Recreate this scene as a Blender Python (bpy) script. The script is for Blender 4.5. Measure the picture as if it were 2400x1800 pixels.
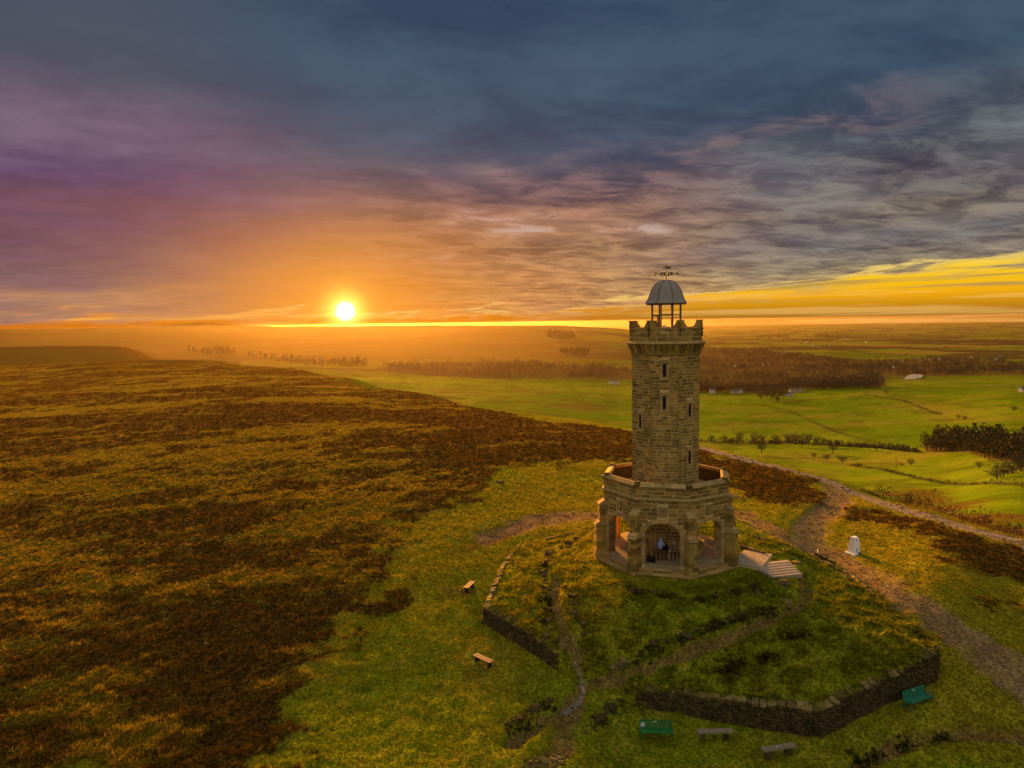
import bpy, bmesh, math, random
import numpy as np
from mathutils import Vector, Matrix, Euler
random.seed(7)
for o in list(bpy.data.objects): bpy.data.objects.remove(o)
S = bpy.context.scene
COL = S.collection
PI = math.pi
R_ = math.radians

# ------------------------------------------------------------------ camera
CAM_H = 18.8
PITCH, ROLL, FPX = R_(4.98), R_(-0.9), 1664.0
cam_d = bpy.data.cameras.new('camera')
cam = bpy.data.objects.new('camera', cam_d); COL.objects.link(cam)
cam_d.sensor_width = 36.0; cam_d.lens = FPX / 2400 * 36.0
cam_d.clip_start = 0.5; cam_d.clip_end = 200000
CAM_M = (Matrix.Rotation(PI/2 - PITCH, 3, 'X') @ Matrix.Rotation(ROLL, 3, 'Z'))
cam.matrix_world = Matrix.Translation((0, 0, CAM_H)) @ CAM_M.to_4x4()
S.camera = cam
S.render.resolution_x, S.render.resolution_y = 1024, 768
S.view_settings.view_transform = 'Standard'
S.view_settings.look = 'None'
S.view_settings.gamma = 1.0
S.view_settings.use_curve_mapping = False
EXPO = 2.3
S.view_settings.exposure = EXPO
S.cycles.volume_bounces = 0; S.cycles.max_bounces = 5; S.cycles.diffuse_bounces = 3

# ------------------------------------------------------------------ sun
SUN_AZ, SUN_EL = R_(-13.05), R_(1.05)
GLOW_EL = R_(9.0)      # the light comes from the sun and the bright sky round it
SUN_DIR = Vector((math.sin(SUN_AZ)*math.cos(SUN_EL), math.cos(SUN_AZ)*math.cos(SUN_EL), math.sin(SUN_EL)))
sl = bpy.data.lights.new('sun', 'SUN'); so = bpy.data.objects.new('sun', sl); COL.objects.link(so)
sl.energy = 4.0; sl.angle = R_(14.0); sl.color = (1.0, 0.41, 0.055)
LAMP_DIR = Vector((math.sin(SUN_AZ)*math.cos(GLOW_EL), math.cos(SUN_AZ)*math.cos(GLOW_EL), math.sin(GLOW_EL)))
so.rotation_euler = LAMP_DIR.to_track_quat('Z', 'Y').to_euler()
so.location = SUN_DIR * 300

# ------------------------------------------------------------------ node helpers
class N:
    """wraps a node socket so that shader maths can be written as expressions"""
    def __init__(s, nt, sock): s.nt, s.k = nt, sock
    def _m(s, op, *a, clamp=False):
        n = s.nt.nodes.new('ShaderNodeMath'); n.operation = op; n.use_clamp = clamp
        for i, v in enumerate((s,) + a):
            if isinstance(v, N): s.nt.links.new(v.k, n.inputs[i])
            else: n.inputs[i].default_value = v
        return N(s.nt, n.outputs[0])
    def __add__(s, o): return s._m('ADD', o)
    __radd__ = __add__
    def __sub__(s, o): return s._m('SUBTRACT', o)
    def __rsub__(s, o): return (s * -1.0) + o
    def __mul__(s, o): return s._m('MULTIPLY', o)
    __rmul__ = __mul__
    def __truediv__(s, o): return s._m('DIVIDE', o)
    def pow(s, o): return s._m('POWER', o)
    def max(s, o): return s._m('MAXIMUM', o)
    def min(s, o): return s._m('MINIMUM', o)
    def exp(s): return s._m('EXPONENT')
    def clamp(s): return s._m('ADD', 0.0, clamp=True)
    def sm(s, a, b):
        n = s.nt.nodes.new('ShaderNodeMapRange'); n.interpolation_type = 'SMOOTHSTEP'
        s.nt.links.new(s.k, n.inputs[0])
        for i, v in ((1, a), (2, b)):
            if isinstance(v, N): s.nt.links.new(v.k, n.inputs[i])
            else: n.inputs[i].default_value = v
        return N(s.nt, n.outputs[0])
def mixc(nt, f, a, b, mode='MIX'):
    n = nt.nodes.new('ShaderNodeMix'); n.data_type = 'RGBA'; n.blend_type = mode; n.clamp_factor = True
    for i, v in ((0, f), (6, a), (7, b)):
        if isinstance(v, N): nt.links.new(v.k, n.inputs[i])
        elif i == 0: n.inputs[i].default_value = v
        else: n.inputs[i].default_value = (*v, 1)
    return N(nt, n.outputs[2])
def ramp(nt, f, stops, interp='LINEAR'):
    n = nt.nodes.new('ShaderNodeValToRGB'); n.color_ramp.interpolation = interp
    el = n.color_ramp.elements
    while len(el) < len(stops): el.new(0.5)
    for e, (p, c) in zip(el, stops): e.position = p; e.color = (*c, 1)
    nt.links.new(f.k, n.inputs[0]); return N(nt, n.outputs[0])
def noise(nt, vec, scale, detail=4, rough=0.55, dist=0.0, dim='3D'):
    n = nt.nodes.new('ShaderNodeTexNoise'); n.noise_dimensions = dim
    n.inputs['Scale'].default_value = scale; n.inputs['Detail'].default_value = detail
    n.inputs['Roughness'].default_value = rough; n.inputs['Distortion'].default_value = dist
    if vec is not None: nt.links.new(vec.k, n.inputs['Vector'])
    return N(nt, n.outputs[0])
def comb(nt, x, y, z):
    n = nt.nodes.new('ShaderNodeCombineXYZ')
    for i, v in enumerate((x, y, z)):
        if isinstance(v, N): nt.links.new(v.k, n.inputs[i])
        else: n.inputs[i].default_value = v
    return N(nt, n.outputs[0])

# ------------------------------------------------------------------ world: sunset sky with a cloud deck
W = bpy.data.worlds.new('World'); S.world = W; W.use_nodes = True
W.cycles.sampling_method = 'MANUAL'; W.cycles.sample_map_resolution = 512
nt = W.node_tree; nt.nodes.clear()
tc = nt.nodes.new('ShaderNodeTexCoord')
sx = nt.nodes.new('ShaderNodeSeparateXYZ'); nt.links.new(tc.outputs['Generated'], sx.inputs[0])
X, Y, Z = (N(nt, sx.outputs[i]) for i in range(3))
DEG = 180 / PI
El = Z._m('ARCSINE') * DEG
Az = X._m('ARCTAN2', Y) * DEG
Zp = Z.max(0.0)
q = (Zp + 0.10)._m('POWER', -1.0)
U, V = X * q, Y * q
# drift of the deck: streaks run down towards the left
deck = comb(nt, U * 0.9 + V * 0.12, V * 0.62 - U * 0.10, 0.0)
n_big = noise(nt, deck, 0.62, 3, 0.5, 0.3, '2D')
n_mid = noise(nt, comb(nt, U * 0.62 + V * 0.1 + 7.3, V * 0.9 - U * 0.16, 3.1), 1.7, 7, 0.60, 0.25, '2D')
n_rip = noise(nt, comb(nt, U * 0.85 + V * 0.25 + 2.0, V * 1.25 - U * 0.40, 9.0), 3.4, 6, 0.66, 0.3, '2D')
n_low = noise(nt, comb(nt, Az * 0.09, El * 0.85 - Az * 0.045, 4.0), 1.6, 6, 0.62, 0.15, '2D')
n_str = noise(nt, comb(nt, Az * 0.022 + 3.0, El * 1.1 - Az * 0.012, 1.0), 1.5, 5, 0.6, 0.3, '2D')
ecur = (El + (n_big - 0.5) * 9.0 + (n_mid - 0.5) * 6.0).max(0.0) / 50.0
e = lambda d: d / 50.0
HI = (.45, .42, .36)  # sky overhead and behind the camera, made brighter to light foreground and tower front
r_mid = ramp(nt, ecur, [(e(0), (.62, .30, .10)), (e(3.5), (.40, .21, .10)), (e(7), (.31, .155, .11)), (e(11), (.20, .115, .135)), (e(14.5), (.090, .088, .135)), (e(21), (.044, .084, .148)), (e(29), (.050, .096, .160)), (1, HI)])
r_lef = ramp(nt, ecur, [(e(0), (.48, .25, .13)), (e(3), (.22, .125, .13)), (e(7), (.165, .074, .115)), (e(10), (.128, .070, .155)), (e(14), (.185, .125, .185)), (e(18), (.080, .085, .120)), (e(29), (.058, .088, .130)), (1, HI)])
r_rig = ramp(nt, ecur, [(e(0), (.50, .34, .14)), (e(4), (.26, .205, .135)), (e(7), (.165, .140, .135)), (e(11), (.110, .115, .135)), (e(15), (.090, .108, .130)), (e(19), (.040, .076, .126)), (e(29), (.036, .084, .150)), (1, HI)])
cl = mixc(nt, Az.sm(-4.0, -30.0), r_mid, r_lef)
cl = mixc(nt, Az.sm(2.0, 24.0), cl, r_rig)
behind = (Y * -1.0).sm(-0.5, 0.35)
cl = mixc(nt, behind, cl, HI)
# light and dark clumps in the deck
rip = (n_rip.sm(0.34, 0.68) * 0.85 + n_mid.sm(0.3, 0.70) * 0.7)
ripw = El.sm(22.0, 10.0) * 0.65 + 0.25
lum = (rip - 0.72) * ripw * (Az.sm(-24.0, 2.0) * 0.7 + 0.3) * 0.95 + 1.0
cl = mixc(nt, 1.0, cl, comb(nt, lum, lum, lum * 0.75 + 0.25), 'MULTIPLY')
# dark shelf of cloud with a thin pink rim, rising to the right
edge = Az * 0.11 + 11.6 + (n_big - 0.5) * 7.0 + (n_mid - 0.5) * 7.0 + (n_rip - 0.5) * 2.0
shelf = (El - edge)
sh_m = shelf.sm(-2.6, 2.6) * Az.sm(-26.0, -8.0) * (behind * -1.0 + 1.0) * El.sm(34.0, 22.0)
dark = mixc(nt, n_mid.sm(0.35, 0.68), (.032, .058, .108), (.060, .104, .160))
cl = mixc(nt, sh_m * 0.85, cl, dark)
rim = shelf.sm(-1.3, -0.3) * shelf.sm(0.8, -0.2) * Az.sm(-12.0, 4.0) * Az.sm(34.0, 22.0)
cl = mixc(nt, rim * 0.40 * n_rip.sm(0.35, 0.6), cl, (.28, .155, .165))
# pale breaks of light right of the sun
br = n_mid.sm(0.55, 0.72) * n_rip.sm(0.45, 0.7) * El.sm(4.0, 6.5) * El.sm(13.0, 8.0) * Az.sm(-12.0, -2.0) * Az.sm(22.0, 8.0)
cl = mixc(nt, br * 0.8, cl, (.56, .46, .40))
# warm light round the sun
dA, dE = Az - math.degrees(SUN_AZ), El - math.degrees(SUN_EL)
glow = ((dA * dA) * -0.0075 + (dE * dE) * -0.026).exp()
glow2 = ((dA * dA) * -0.0022 + (dE * dE) * -0.0085).exp()
cl = mixc(nt, glow2 * 0.28, cl, (.38, .135, .085))
cl = mixc(nt, glow * 0.85, cl, (.93, .31, .016))
# the clear gap under the deck
ge = Az.sm(-2.0, 40.0) * 3.1 + 0.62 + (n_low - 0.5) * 4.2 + (n_str - 0.5) * 0.9
gap = (ge - El).sm(-0.70, 0.80)
gl = ramp(nt, El.max(0.0) / 8.0, [(0, (.42, .11, .002)), (.07, (.72, .21, .004)), (.2, (.98, .36, .012)), (.4, (.98, .44, .04)), (1, (.9, .5, .12))])
gr = ramp(nt, El.max(0.0) / 8.0, [(0, (.34, .15, .02)), (.09, (.56, .23, .006)), (.2, (.88, .40, .004)), (.36, (.98, .58, .010)), (.55, (.86, .66, .10)), (1, (.7, .6, .2))])
gc = mixc(nt, Az.sm(-8.0, 16.0), gl, gr)
gc = mixc(nt, n_str.sm(0.50, 0.66) * 0.40, gc, (1.0, .60, .16))
gc = mixc(nt, n_str.sm(0.47, 0.34) * 0.75 * El.sm(0.8, 2.0), gc, (.40, .26, .08))
gc = mixc(nt, behind, gc, (.20, .19, .20))
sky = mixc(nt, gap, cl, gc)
rim2 = (ge - El).sm(-0.50, 0.0) * (ge - El).sm(0.40, 0.05)
sky = mixc(nt, rim2 * n_low.sm(0.42, 0.60) * 0.45 * (behind * -1.0 + 1.0) * Az.sm(-30.0, -8.0), sky, (1.0, .74, .24))
# the sun itself and its aureole
dt = nt.nodes.new('ShaderNodeVectorMath'); dt.operation = 'DOT_PRODUCT'
nt.links.new(tc.outputs['Generated'], dt.inputs[0]); dt.inputs[1].default_value = SUN_DIR
ang = N(nt, dt.outputs['Value']).min(1.0)._m('ARCCOSINE') * DEG
core = (ang * ang * -5.5 + (n_str - 0.5) * 1.5).exp() * 9.0
aur = (ang * ang * -0.55).exp() * 1.7 + (ang * -0.30).exp() * 0.30
sunc = comb(nt, core + aur, core * 0.95 + aur * 0.55, core * 0.80 + aur * 0.08)
sky = mixc(nt, 1.0, sky, sunc, 'ADD')
# below the horizon the world only repeats the horizon haze
sky = mixc(nt, El.sm(-0.3, -2.0), sky, (.16, .11, .06))
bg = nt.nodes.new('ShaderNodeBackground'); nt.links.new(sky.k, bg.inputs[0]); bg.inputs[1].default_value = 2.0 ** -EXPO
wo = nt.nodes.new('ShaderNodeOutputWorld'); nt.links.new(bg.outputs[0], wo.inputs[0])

# ================================================================== TERRAIN
def _h(ix, iy, s):
    h = (ix.astype(np.int64) * 374761393 + iy.astype(np.int64) * 668265263 + s * 974634777) & 0xffffffff
    h = ((h ^ (h >> 13)) * 1274126177) & 0xffffffff
    h = ((h ^ (h >> 16)) * 2246822519) & 0xffffffff
    return ((h ^ (h >> 15)) & 0xffffff) / float(0xffffff)
def vn(x, y, s=0):
    ix, iy = np.floor(x), np.floor(y); fx, fy = x - ix, y - iy
    u, v = fx*fx*fx*(fx*(fx*6-15)+10), fy*fy*fy*(fy*(fy*6-15)+10)
    a, b, c, d = _h(ix, iy, s), _h(ix+1, iy, s), _h(ix, iy+1, s), _h(ix+1, iy+1, s)
    return a + (b-a)*u + (c-a)*v + (a-b-c+d)*u*v
def fbm(x, y, oc=4, s=0, g=0.5):
    t, a, n = 0, 1.0, 0
    for i in range(oc):
        c, sn = math.cos(0.6*i+.3), math.sin(0.6*i+.3)
        t = t + a*vn(x*c - y*sn + 17.3*i, x*sn + y*c - 9.1*i, s+i); n += a; a *= g; x = x*2.03; y = y*2.03
    return t / n
def sst(a, b, x):
    t = np.clip((x-a)/(b-a), 0, 1); return t*t*(3-2*t)
def pchip(xs, ys, x):
    xs, ys = np.asarray(xs, float), np.asarray(ys, float)
    hh = np.diff(xs); d = np.diff(ys)/hh; m = np.zeros_like(ys)
    for i in range(1, len(xs)-1):
        if d[i-1]*d[i] > 0: m[i] = 2*d[i-1]*d[i]/(d[i-1]+d[i])
    m[0], m[-1] = d[0], d[-1]
    x = np.clip(x, xs[0], xs[-1]); i = np.clip(np.searchsorted(xs, x) - 1, 0, len(xs)-2)
    h = hh[i]; t = (x-xs[i])/h
    return ((2*t**3-3*t**2+1)*ys[i] + (t**3-2*t**2+t)*h*m[i] + (-2*t**3+3*t**2)*ys[i+1] + (t**3-t**2)*h*m[i+1])
# height of the land along bearings from the photographer (bearing: metres out -> height)
PROF = {
 -100: [(1,-5.5),(40,-5),(80,-3),(300,2),(800,6),(1500,-20),(5500,20),(9000,-100),(15000,-205),(30000,-240)],
 -50: [(1,-6),(40,-5),(60,-3),(80,-1.9),(200,2),(400,3),(560,-3),(760,5.5),(1000,-25),(2200,-70),(5500,20),(9000,-100),(15000,-205),(30000,-240)],
 -36.6: [(1,-6),(40,-3.9),(47,-3.5),(60,-2.6),(80,-1.9),(200,2),(400,2.8),(540,-5),(750,5.2),(1000,-30),(2200,-72),(5500,22),(9000,-100),(15000,-205),(30000,-240)],
 -29: [(1,-6),(40,-3.8),(55,-2.7),(80,-1.4),(200,2.6),(360,4.4),(500,-4),(760,1),(1000,-40),(2200,-76),(5500,24),(9000,-100),(15000,-205),(30000,-240)],
 -23.5: [(1,-6),(40,-3.8),(55,-2.5),(80,-1.0),(180,2.6),(340,4.0),(520,-18),(760,-40),(1100,-70),(2200,-80),(4200,-10),(5500,42),(9000,-100),(15000,-205),(30000,-240)],
 -17: [(1,-6.5),(40,-3.8),(55,-2.3),(80,-.6),(160,2.2),(280,2.6),(420,-25),(700,-70),(1100,-90),(2200,-90),(4200,-36),(5500,10),(9000,-120),(15000,-205),(30000,-240)],
 -13: [(1,-6.5),(40,-3.8),(55,-2.2),(80,-.4),(150,1.7),(235,1.5),(360,-28),(600,-75),(1000,-96),(2200,-98),(4200,-38),(5500,7),(9000,-140),(15000,-205),(30000,-240)],
 -7: [(1,-6.5),(38,-3.9),(55,-2.2),(80,-.3),(130,1.0),(185,.4),(300,-30),(560,-80),(1000,-102),(2200,-104),(4200,-46),(5500,2),(9000,-170),(15000,-205),(30000,-240)],
 0: [(1,-6.5),(38,-4.0),(48,-3.0),(60,-1.7),(80,-.2),(115,.6),(150,-.3),(240,-28),(500,-80),(900,-104),(1600,-112),(3000,-98),(5300,-6),(7500,-120),(15000,-205),(30000,-240)],
 6: [(1,-6.5),(38,-4.2),(48,-2.8),(58,-1.2),(70,-.6),(100,.1),(138,-.8),(230,-32),(500,-82),(900,-108),(1600,-118),(3000,-106),(5300,-24),(7500,-140),(15000,-205),(30000,-240)],
 9.1: [(1,-6.5),(38,-5.0),(48,-2.6),(57,-.8),(70,-.4),(100,-.2),(130,-1.1),(220,-34),(500,-84),(800,-107),(1500,-125),(3000,-118),(5300,-48),(7500,-170),(15000,-205),(30000,-240)],
 14: [(1,-6.5),(38,-5.0),(48,-2.2),(56,-.4),(66,-.3),(90,-.6),(120,-1.6),(150,-9),(260,-45),(500,-82),(700,-100),(1000,-116),(1500,-129),(3000,-150),(8000,-205),(15000,-232),(30000,-240)],
 20: [(1,-6.5),(38,-5.0),(48,-2.6),(56,-.6),(63,-.3),(85,-.9),(110,-2.2),(128,-6.5),(200,-33),(450,-73),(600,-92),(800,-106),(1500,-126),(3000,-150),(8000,-205),(15000,-232),(30000,-240)],
 24.2: [(1,-6.5),(37,-5.0),(46,-3.4),(54,-1.7),(62,-1.1),(70,-1.0),(90,-1.7),(105,-3.0),(116,-6),(180,-28),(400,-67),(600,-92),(800,-103),(1500,-120),(3000,-148),(8000,-205),(15000,-232),(30000,-240)],
 31.1: [(1,-6.5),(38,-5.0),(44,-4.0),(52,-1.9),(60,-.6),(75,-1.2),(88,-2.4),(98,-5.5),(115,-8.6),(150,-19),(300,-50),(600,-84),(900,-98),(1500,-110),(3000,-145),(8000,-205),(15000,-232),(30000,-240)],
 36.5: [(1,-6.5),(38,-5.2),(44,-4.6),(50,-2.8),(58,-1.8),(70,-1.9),(80,-2.3),(92,-6.4),(110,-9.6),(140,-18),(250,-36),(450,-60),(800,-84),(1500,-105),(3000,-140),(8000,-205),(15000,-232),(30000,-240)],
 50: [(1,-6.5),(38,-5.8),(50,-3.5),(60,-2.5),(80,-4),(110,-9.8),(140,-18),(250,-36),(450,-60),(800,-84),(1500,-105),(3000,-140),(8000,-205),(15000,-232),(30000,-240)],
 100: [(1,-6.5),(38,-6),(60,-6),(110,-12),(250,-36),(800,-84),(1500,-105),(3000,-140),(8000,-205),(15000,-232),(30000,-240)],
 180: [(1,-6.5),(38,-6),(60,-6),(110,-10),(250,-26),(800,-64),(1500,-85),(3000,-120),(8000,-190),(15000,-232),(30000,-240)],
 260: [(1,-5.5),(40,-5),(80,-3),(300,2),(800,6),(1500,-20),(5500,20),(9000,-100),(15000,-205),(30000,-240)],
}
_azk = np.array(sorted(PROF))
_lr = np.linspace(math.log(1.0), math.log(30000.0), 900)
_tab = np.stack([pchip([math.log(r) for r, z in PROF[a]], [z for r, z in PROF[a]], _lr) for a in _azk])
_az_f = np.arange(-100.0, 260.01, 0.5)
_T = np.stack([pchip(_azk, _tab[:, j], _az_f) for j in range(len(_lr))], 1)   # az x r
def base_z(x, y):
    r = np.maximum(np.hypot(x, y), 1.0); a = np.degrees(np.arctan2(x, y)); a = np.where(a < -100, a + 360, a)
    fi = np.clip((a + 100.0)/0.5, 0, len(_az_f)-1.001); fj = np.clip(np.log(r)/(_lr[1]-_lr[0]), 0, len(_lr)-1.001)
    i, j = fi.astype(int), fj.astype(int); u, v = fi-i, fj-j
    return (_T[i, j]*(1-u)*(1-v) + _T[i+1, j]*u*(1-v) + _T[i, j+1]*(1-u)*v + _T[i+1, j+1]*u*v)
def pix_dir(px, py):
    d = CAM_M @ Vector(((px-1200)/FPX, -(py-900)/FPX, -1.0)); return np.array(d.normalized())
def march(px, py, fz, tmax=29500):
    d = pix_dir(px, py); t = np.concatenate([np.arange(20, 400, 0.25), np.geomspace(400, tmax, 6000)])
    P = d[None, :]*t[:, None]; P[:, 2] += CAM_H
    k = np.nonzero(P[:, 2] <= fz(P[:, 0], P[:, 1]))[0]
    return P[k[0]] if len(k) else P[-1]
def at0(px, py): return march(px, py, base_z)
TOWER = np.array([12.3, 56.5]); TOWER_Z = -0.28; TOWER_ROT = R_(-14.8)

# the walled mound: foot of the retaining wall (seen points) and the wall's height there
MOUND = [(1136,1460,1.05),(1225,1515,1.15),(1302,1566,.95),(1370,1615,.25),(1440,1640,.35),(1492,1655,.8),(1600,1668,1.0),(1760,1697,1.1),(1920,1726,1.25),(2060,1660,1.5),(2188,1602,1.7),
         (2195,1560,1.3),(2095,1447,.35),(1997,1352,.1),(1900,1300,.05),(1760,1252,.05),(1560,1205,.05),(1412,1233,.15),(1318,1263,.3),(1212,1290,.35),(1178,1338,.45)]
MP = np.array([at0(a, b)[:2] for a, b, h in MOUND]); MH = np.array([h for _, _, h in MOUND])
def seg_d(P, A, B):
    d = B-A; L = d@d; t = np.clip(((P-A)@d)/max(L, 1e-9), 0, 1); Q = A + t[:, None]*d
    return np.hypot(*(P-Q).T), t
def poly_d(P, V, closed=True, vals=None):
    best = np.full(len(P), 1e9); val = np.zeros(len(P)); n = len(V)
    for i in range(n if closed else n-1):
        d, t = seg_d(P, V[i], V[(i+1) % n]); k = d < best; best[k] = d[k]
        if vals is not None: val[k] = (vals[i]*(1-t) + vals[(i+1) % n]*t)[k]
    return (best, val) if vals is not None else best
def inside(P, V):
    c = np.zeros(len(P), bool); n = len(V); x, y = P[:, 0], P[:, 1]
    for i in range(n):
        (x1, y1), (x2, y2) = V[i], V[(i+1) % n]
        k = (y1 > y) != (y2 > y)
        if y1 != y2: c ^= k & (x < (x2-x1)*(y-y1)/(y2-y1)+x1)
    return c
def near_z(x, y):
    """land with the mound, before paths are worn into it"""
    x = np.asarray(x, float); y = np.asarray(y, float); sh = x.shape
    P = np.stack([x.ravel(), y.ravel()], 1); z = base_z(P[:, 0], P[:, 1])
    k = np.nonzero((np.abs(P[:, 0]-12) < 30) & (P[:, 1] > 25) & (P[:, 1] < 85))[0]
    if len(k):
        Q = P[k]; ins = inside(Q, MP)
        dw, wh = poly_d(Q, MP, True, MH)
        dt = np.maximum(np.hypot(*(Q-TOWER).T) - 6.0, 0)
        s = dt/(dt+dw+1e-6); s = s**1.15
        top = z[k] + wh
        zm = s*top + (1-s)*(TOWER_Z + 0.02)
        zm = np.where(dt <= 0, TOWER_Z + 0.02, zm)
        z[k] = np.where(ins, zm, z[k])
    return z.reshape(sh)
def at1(px, py): return march(px, py, near_z, 2000)
def pts(L, f=at1): return np.array([f(a, b)[:2] for a, b in L])

# ---- paths (centre lines): name, points, half width, depth worn in, surface
PATHS = [
 ('gravel_track', [(1150,1262),(1250,1222),(1400,1205),(1560,1190),(1730,1205),(1800,1240),(1870,1278),(1960,1300),(2060,1372),(2180,1440),(2300,1520),(2400,1600),(2520,1700)], 1.40, .05, 'gravel'),
 ('stony_track', [(1880,1282),(1905,1225),(1960,1185),(1968,1150),(1945,1128),(1925,1122)], 1.5, .06, 'stone'),
 ('lane', [(1640,1048),(1760,1082),(1860,1106),(1925,1122),(2010,1155),(2090,1187),(2170,1209),(2260,1236),(2330,1255),(2400,1277),(2480,1310)], 1.6, .05, 'lane'),
 ('stony_rill', [(1346,1545),(1356,1568),(1364,1590),(1366,1610),(1362,1628),(1345,1646),(1325,1660)], .20, .10, 'lane'),
 ('dirt_path', [(1308,1352),(1296,1400),(1312,1450),(1330,1500),(1352,1545),(1366,1590),(1360,1632),(1320,1664),(1270,1690),(1200,1745)], .50, .30, 'mud'),
 ('dirt_path', [(1372,1612),(1430,1590),(1520,1560),(1620,1522),(1720,1486),(1800,1455),(1858,1428),(1886,1400),(1893,1374),(1876,1345)], .50, .36, 'mud'),
 ('dirt_path', [(1350,1640),(1330,1700),(1310,1760),(1270,1800),(1230,1860)], .7, .10, 'mud'),
 ('dirt_path', [(2010,1795),(2080,1760),(2160,1735),(2240,1722),(2330,1720),(2420,1735)], .45, .30, 'mud'),
]
for p in PATHS:
    pass
PW = [(n, pts(L), w, d, s) for n, L, w, d, s in PATHS]
HEATH = [pts(L) for L in (
 [(1640,1050),(1760,1085),(1855,1108),(1915,1125),(1945,1155),(1940,1185),(1870,1200),(1760,1170),(1640,1120),(1480,1075),(1300,1080),(1150,1135),(1060,1195),(960,1290),(860,1385),(760,1520),(700,1620),(640,1720),(600,1850),(-400,1850),(-400,865),(0,858),(300,847),(460,849),(600,858),(816,890),(1000,928),(1200,970),(1465,1010)],
 [(1985,1148),(2030,1160),(2080,1195),(2180,1222),(2300,1262),(2400,1290),(2480,1320),(2480,1420),(2400,1385),(2300,1345),(2200,1305),(2120,1268),(2050,1222),(2000,1190)],
 [(2290,1385),(2340,1400),(2480,1440),(2480,1540),(2400,1490),(2330,1440)])]
# bare, trodden or bracken-brown patches
BROWN = [pts(L) for L in ([(1030,1330),(1090,1300),(1200,1262),(1300,1230),(1330,1215),(1200,1222),(1110,1262),(1030,1300)], [(1050,1375),(1130,1370),(1110,1410),(1040,1400)], [(1930,1310),(2010,1355),(2120,1440),(2170,1500),(2060,1430),(1960,1350)], [(1075,1560),(1150,1560),(1150,1600),(1080,1590)])]

def land(x, y, fine=True):
    """full height of the land and how each spot is covered"""
    x = np.asarray(x, float).ravel(); y = np.asarray(y, float).ravel(); P = np.stack([x, y], 1)
    r = np.hypot(x, y); z = near_z(x, y)
    n = len(x); near = np.nonzero(r < 480)[0]
    hea = np.zeros(n); pat = {s: np.zeros(n) for s in ('gravel', 'stone', 'lane', 'mud')}; brown = np.zeros(n); pid = np.full(n, -1)
    Q = P[near]; w1 = (fbm(Q[:, 0]*.12, Q[:, 1]*.12, 4, 3)-.5); w2 = fbm(Q[:, 0]*.9, Q[:, 1]*.9, 3, 9)-.5
    f = np.full(len(near), -1e9)
    for V in HEATH:
        d = poly_d(Q, V); sgn = np.where(inside(Q, V), d, -d); f = np.maximum(f, sgn)
    w3 = fbm(Q[:, 0]*.34, Q[:, 1]*.34, 3, 13)-.5
    hea[near] = sst(-1.0, 2.2, f + w1*16*np.clip(r[near]/90, .35, 1.4) + w3*8 + w2*4.0)
    wear = np.zeros(len(near))
    for i, (nm, V, w, dep, s) in enumerate(PW):
        d = poly_d(Q, V, False); m = sst(w*1.25, w*.55, d + w2*w*1.3 + w1*w*.8)
        k = m > .45; pid[near[k]] = np.where(pid[near[k]] < 0, i, pid[near[k]])
        pat[s][near] = np.maximum(pat[s][near], m); wear = np.maximum(wear, dep*sst(w*1.35, w*.6, d + w2*.35*w))
    for V in BROWN:
        d = poly_d(Q, V); sgn = np.where(inside(Q, V), d, -d); brown[near] = np.maximum(brown[near], sst(-.8, 1.2, sgn + w1*3 + w2*1.2))
    z[near] -= wear
    return x, y, z, r, near, hea, pat, brown, pid
def ground_z(x, y):
    return float(land([x], [y])[2][0])
def at(px, py):
    """the spot of ground seen at a point of the photograph"""
    d = pix_dir(px, py); p = march(px, py, near_z)
    return Vector((p[0], p[1], ground_z(p[0], p[1])))

# ---- the land mesh: rings round the hilltop, fine where the hill is near
def build_rows():
    r, rows = 1.0, []
    while r < 30000:
        rows.append(r)
        if r < 24: r *= 1.16
        elif r < 130: r += (r*r+350)/18.8/560
        elif r < 420: r *= 1.0125
        elif r < 6000: r *= 1.0135
        else: r *= 1.035
    rows.append(30000); return np.array(rows)
ROWS = build_rows()
AZS = np.radians(np.concatenate([np.arange(-46, 46.01, 0.105), np.arange(49, 314-2.9, 4.0)]))
A2, R2 = np.meshgrid(AZS, ROWS)
gx, gy, gz, gr, near, hea, pat, brown, pid = land(R2*np.sin(A2), R2*np.cos(A2))
NR, NA = R2.shape
path_any = np.max([pat[k] for k in pat], 0)
fade = np.clip(1.3 - gr/170, 0, 1)
# tussocks and clumps
tus = fbm(gx*1.15, gy*1.15, 3, 21, .6); tus2 = fbm(gx*3.1, gy*3.1, 2, 31)
tow_d = np.hypot(gx-TOWER[0], gy-TOWER[1])
mnd = np.zeros(len(gx)); kk = np.nonzero((np.abs(gx-12) < 30) & (gy > 25) & (gy < 85))[0]
mnd[kk] = inside(np.stack([gx[kk], gy[kk]], 1), MP)
rough = (.10 + .22*hea + .30*mnd*sst(7.5, 11, tow_d)*(.4+.6*sst(0, 8, gx-TOWER[0])))*(1-path_any*.8)*sst(5.0, 6.6, tow_d)
gz = gz + fade*rough*((tus-.5)*1.7 + (tus2-.5)*.7) + fade*.5*(1-path_any)*sst(7, 16, tow_d)*(fbm(gx*.11, gy*.11, 3, 5)-.5)
FA, FB, FC = pts([(1730, 1309), (1798, 1319), (1846, 1352)]); FZ = -.17; FEND = float(near_z(FC[0], FC[1]))+.05
Pn_ = np.stack([gx[kk], gy[kk]], 1); d1_, t1_ = seg_d(Pn_, FA, FB); d2_, t2_ = seg_d(Pn_, FB, FC); zt_ = np.where(d1_ < d2_, FZ, FZ+(FEND-FZ)*t2_)
gz[kk] = np.where(np.minimum(d1_, d2_-.25) < 2.15, np.minimum(gz[kk], zt_-.16), gz[kk])
mid = sst(160, 400, gr)*np.clip(1.4-gr/9000, .0, 1)
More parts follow.
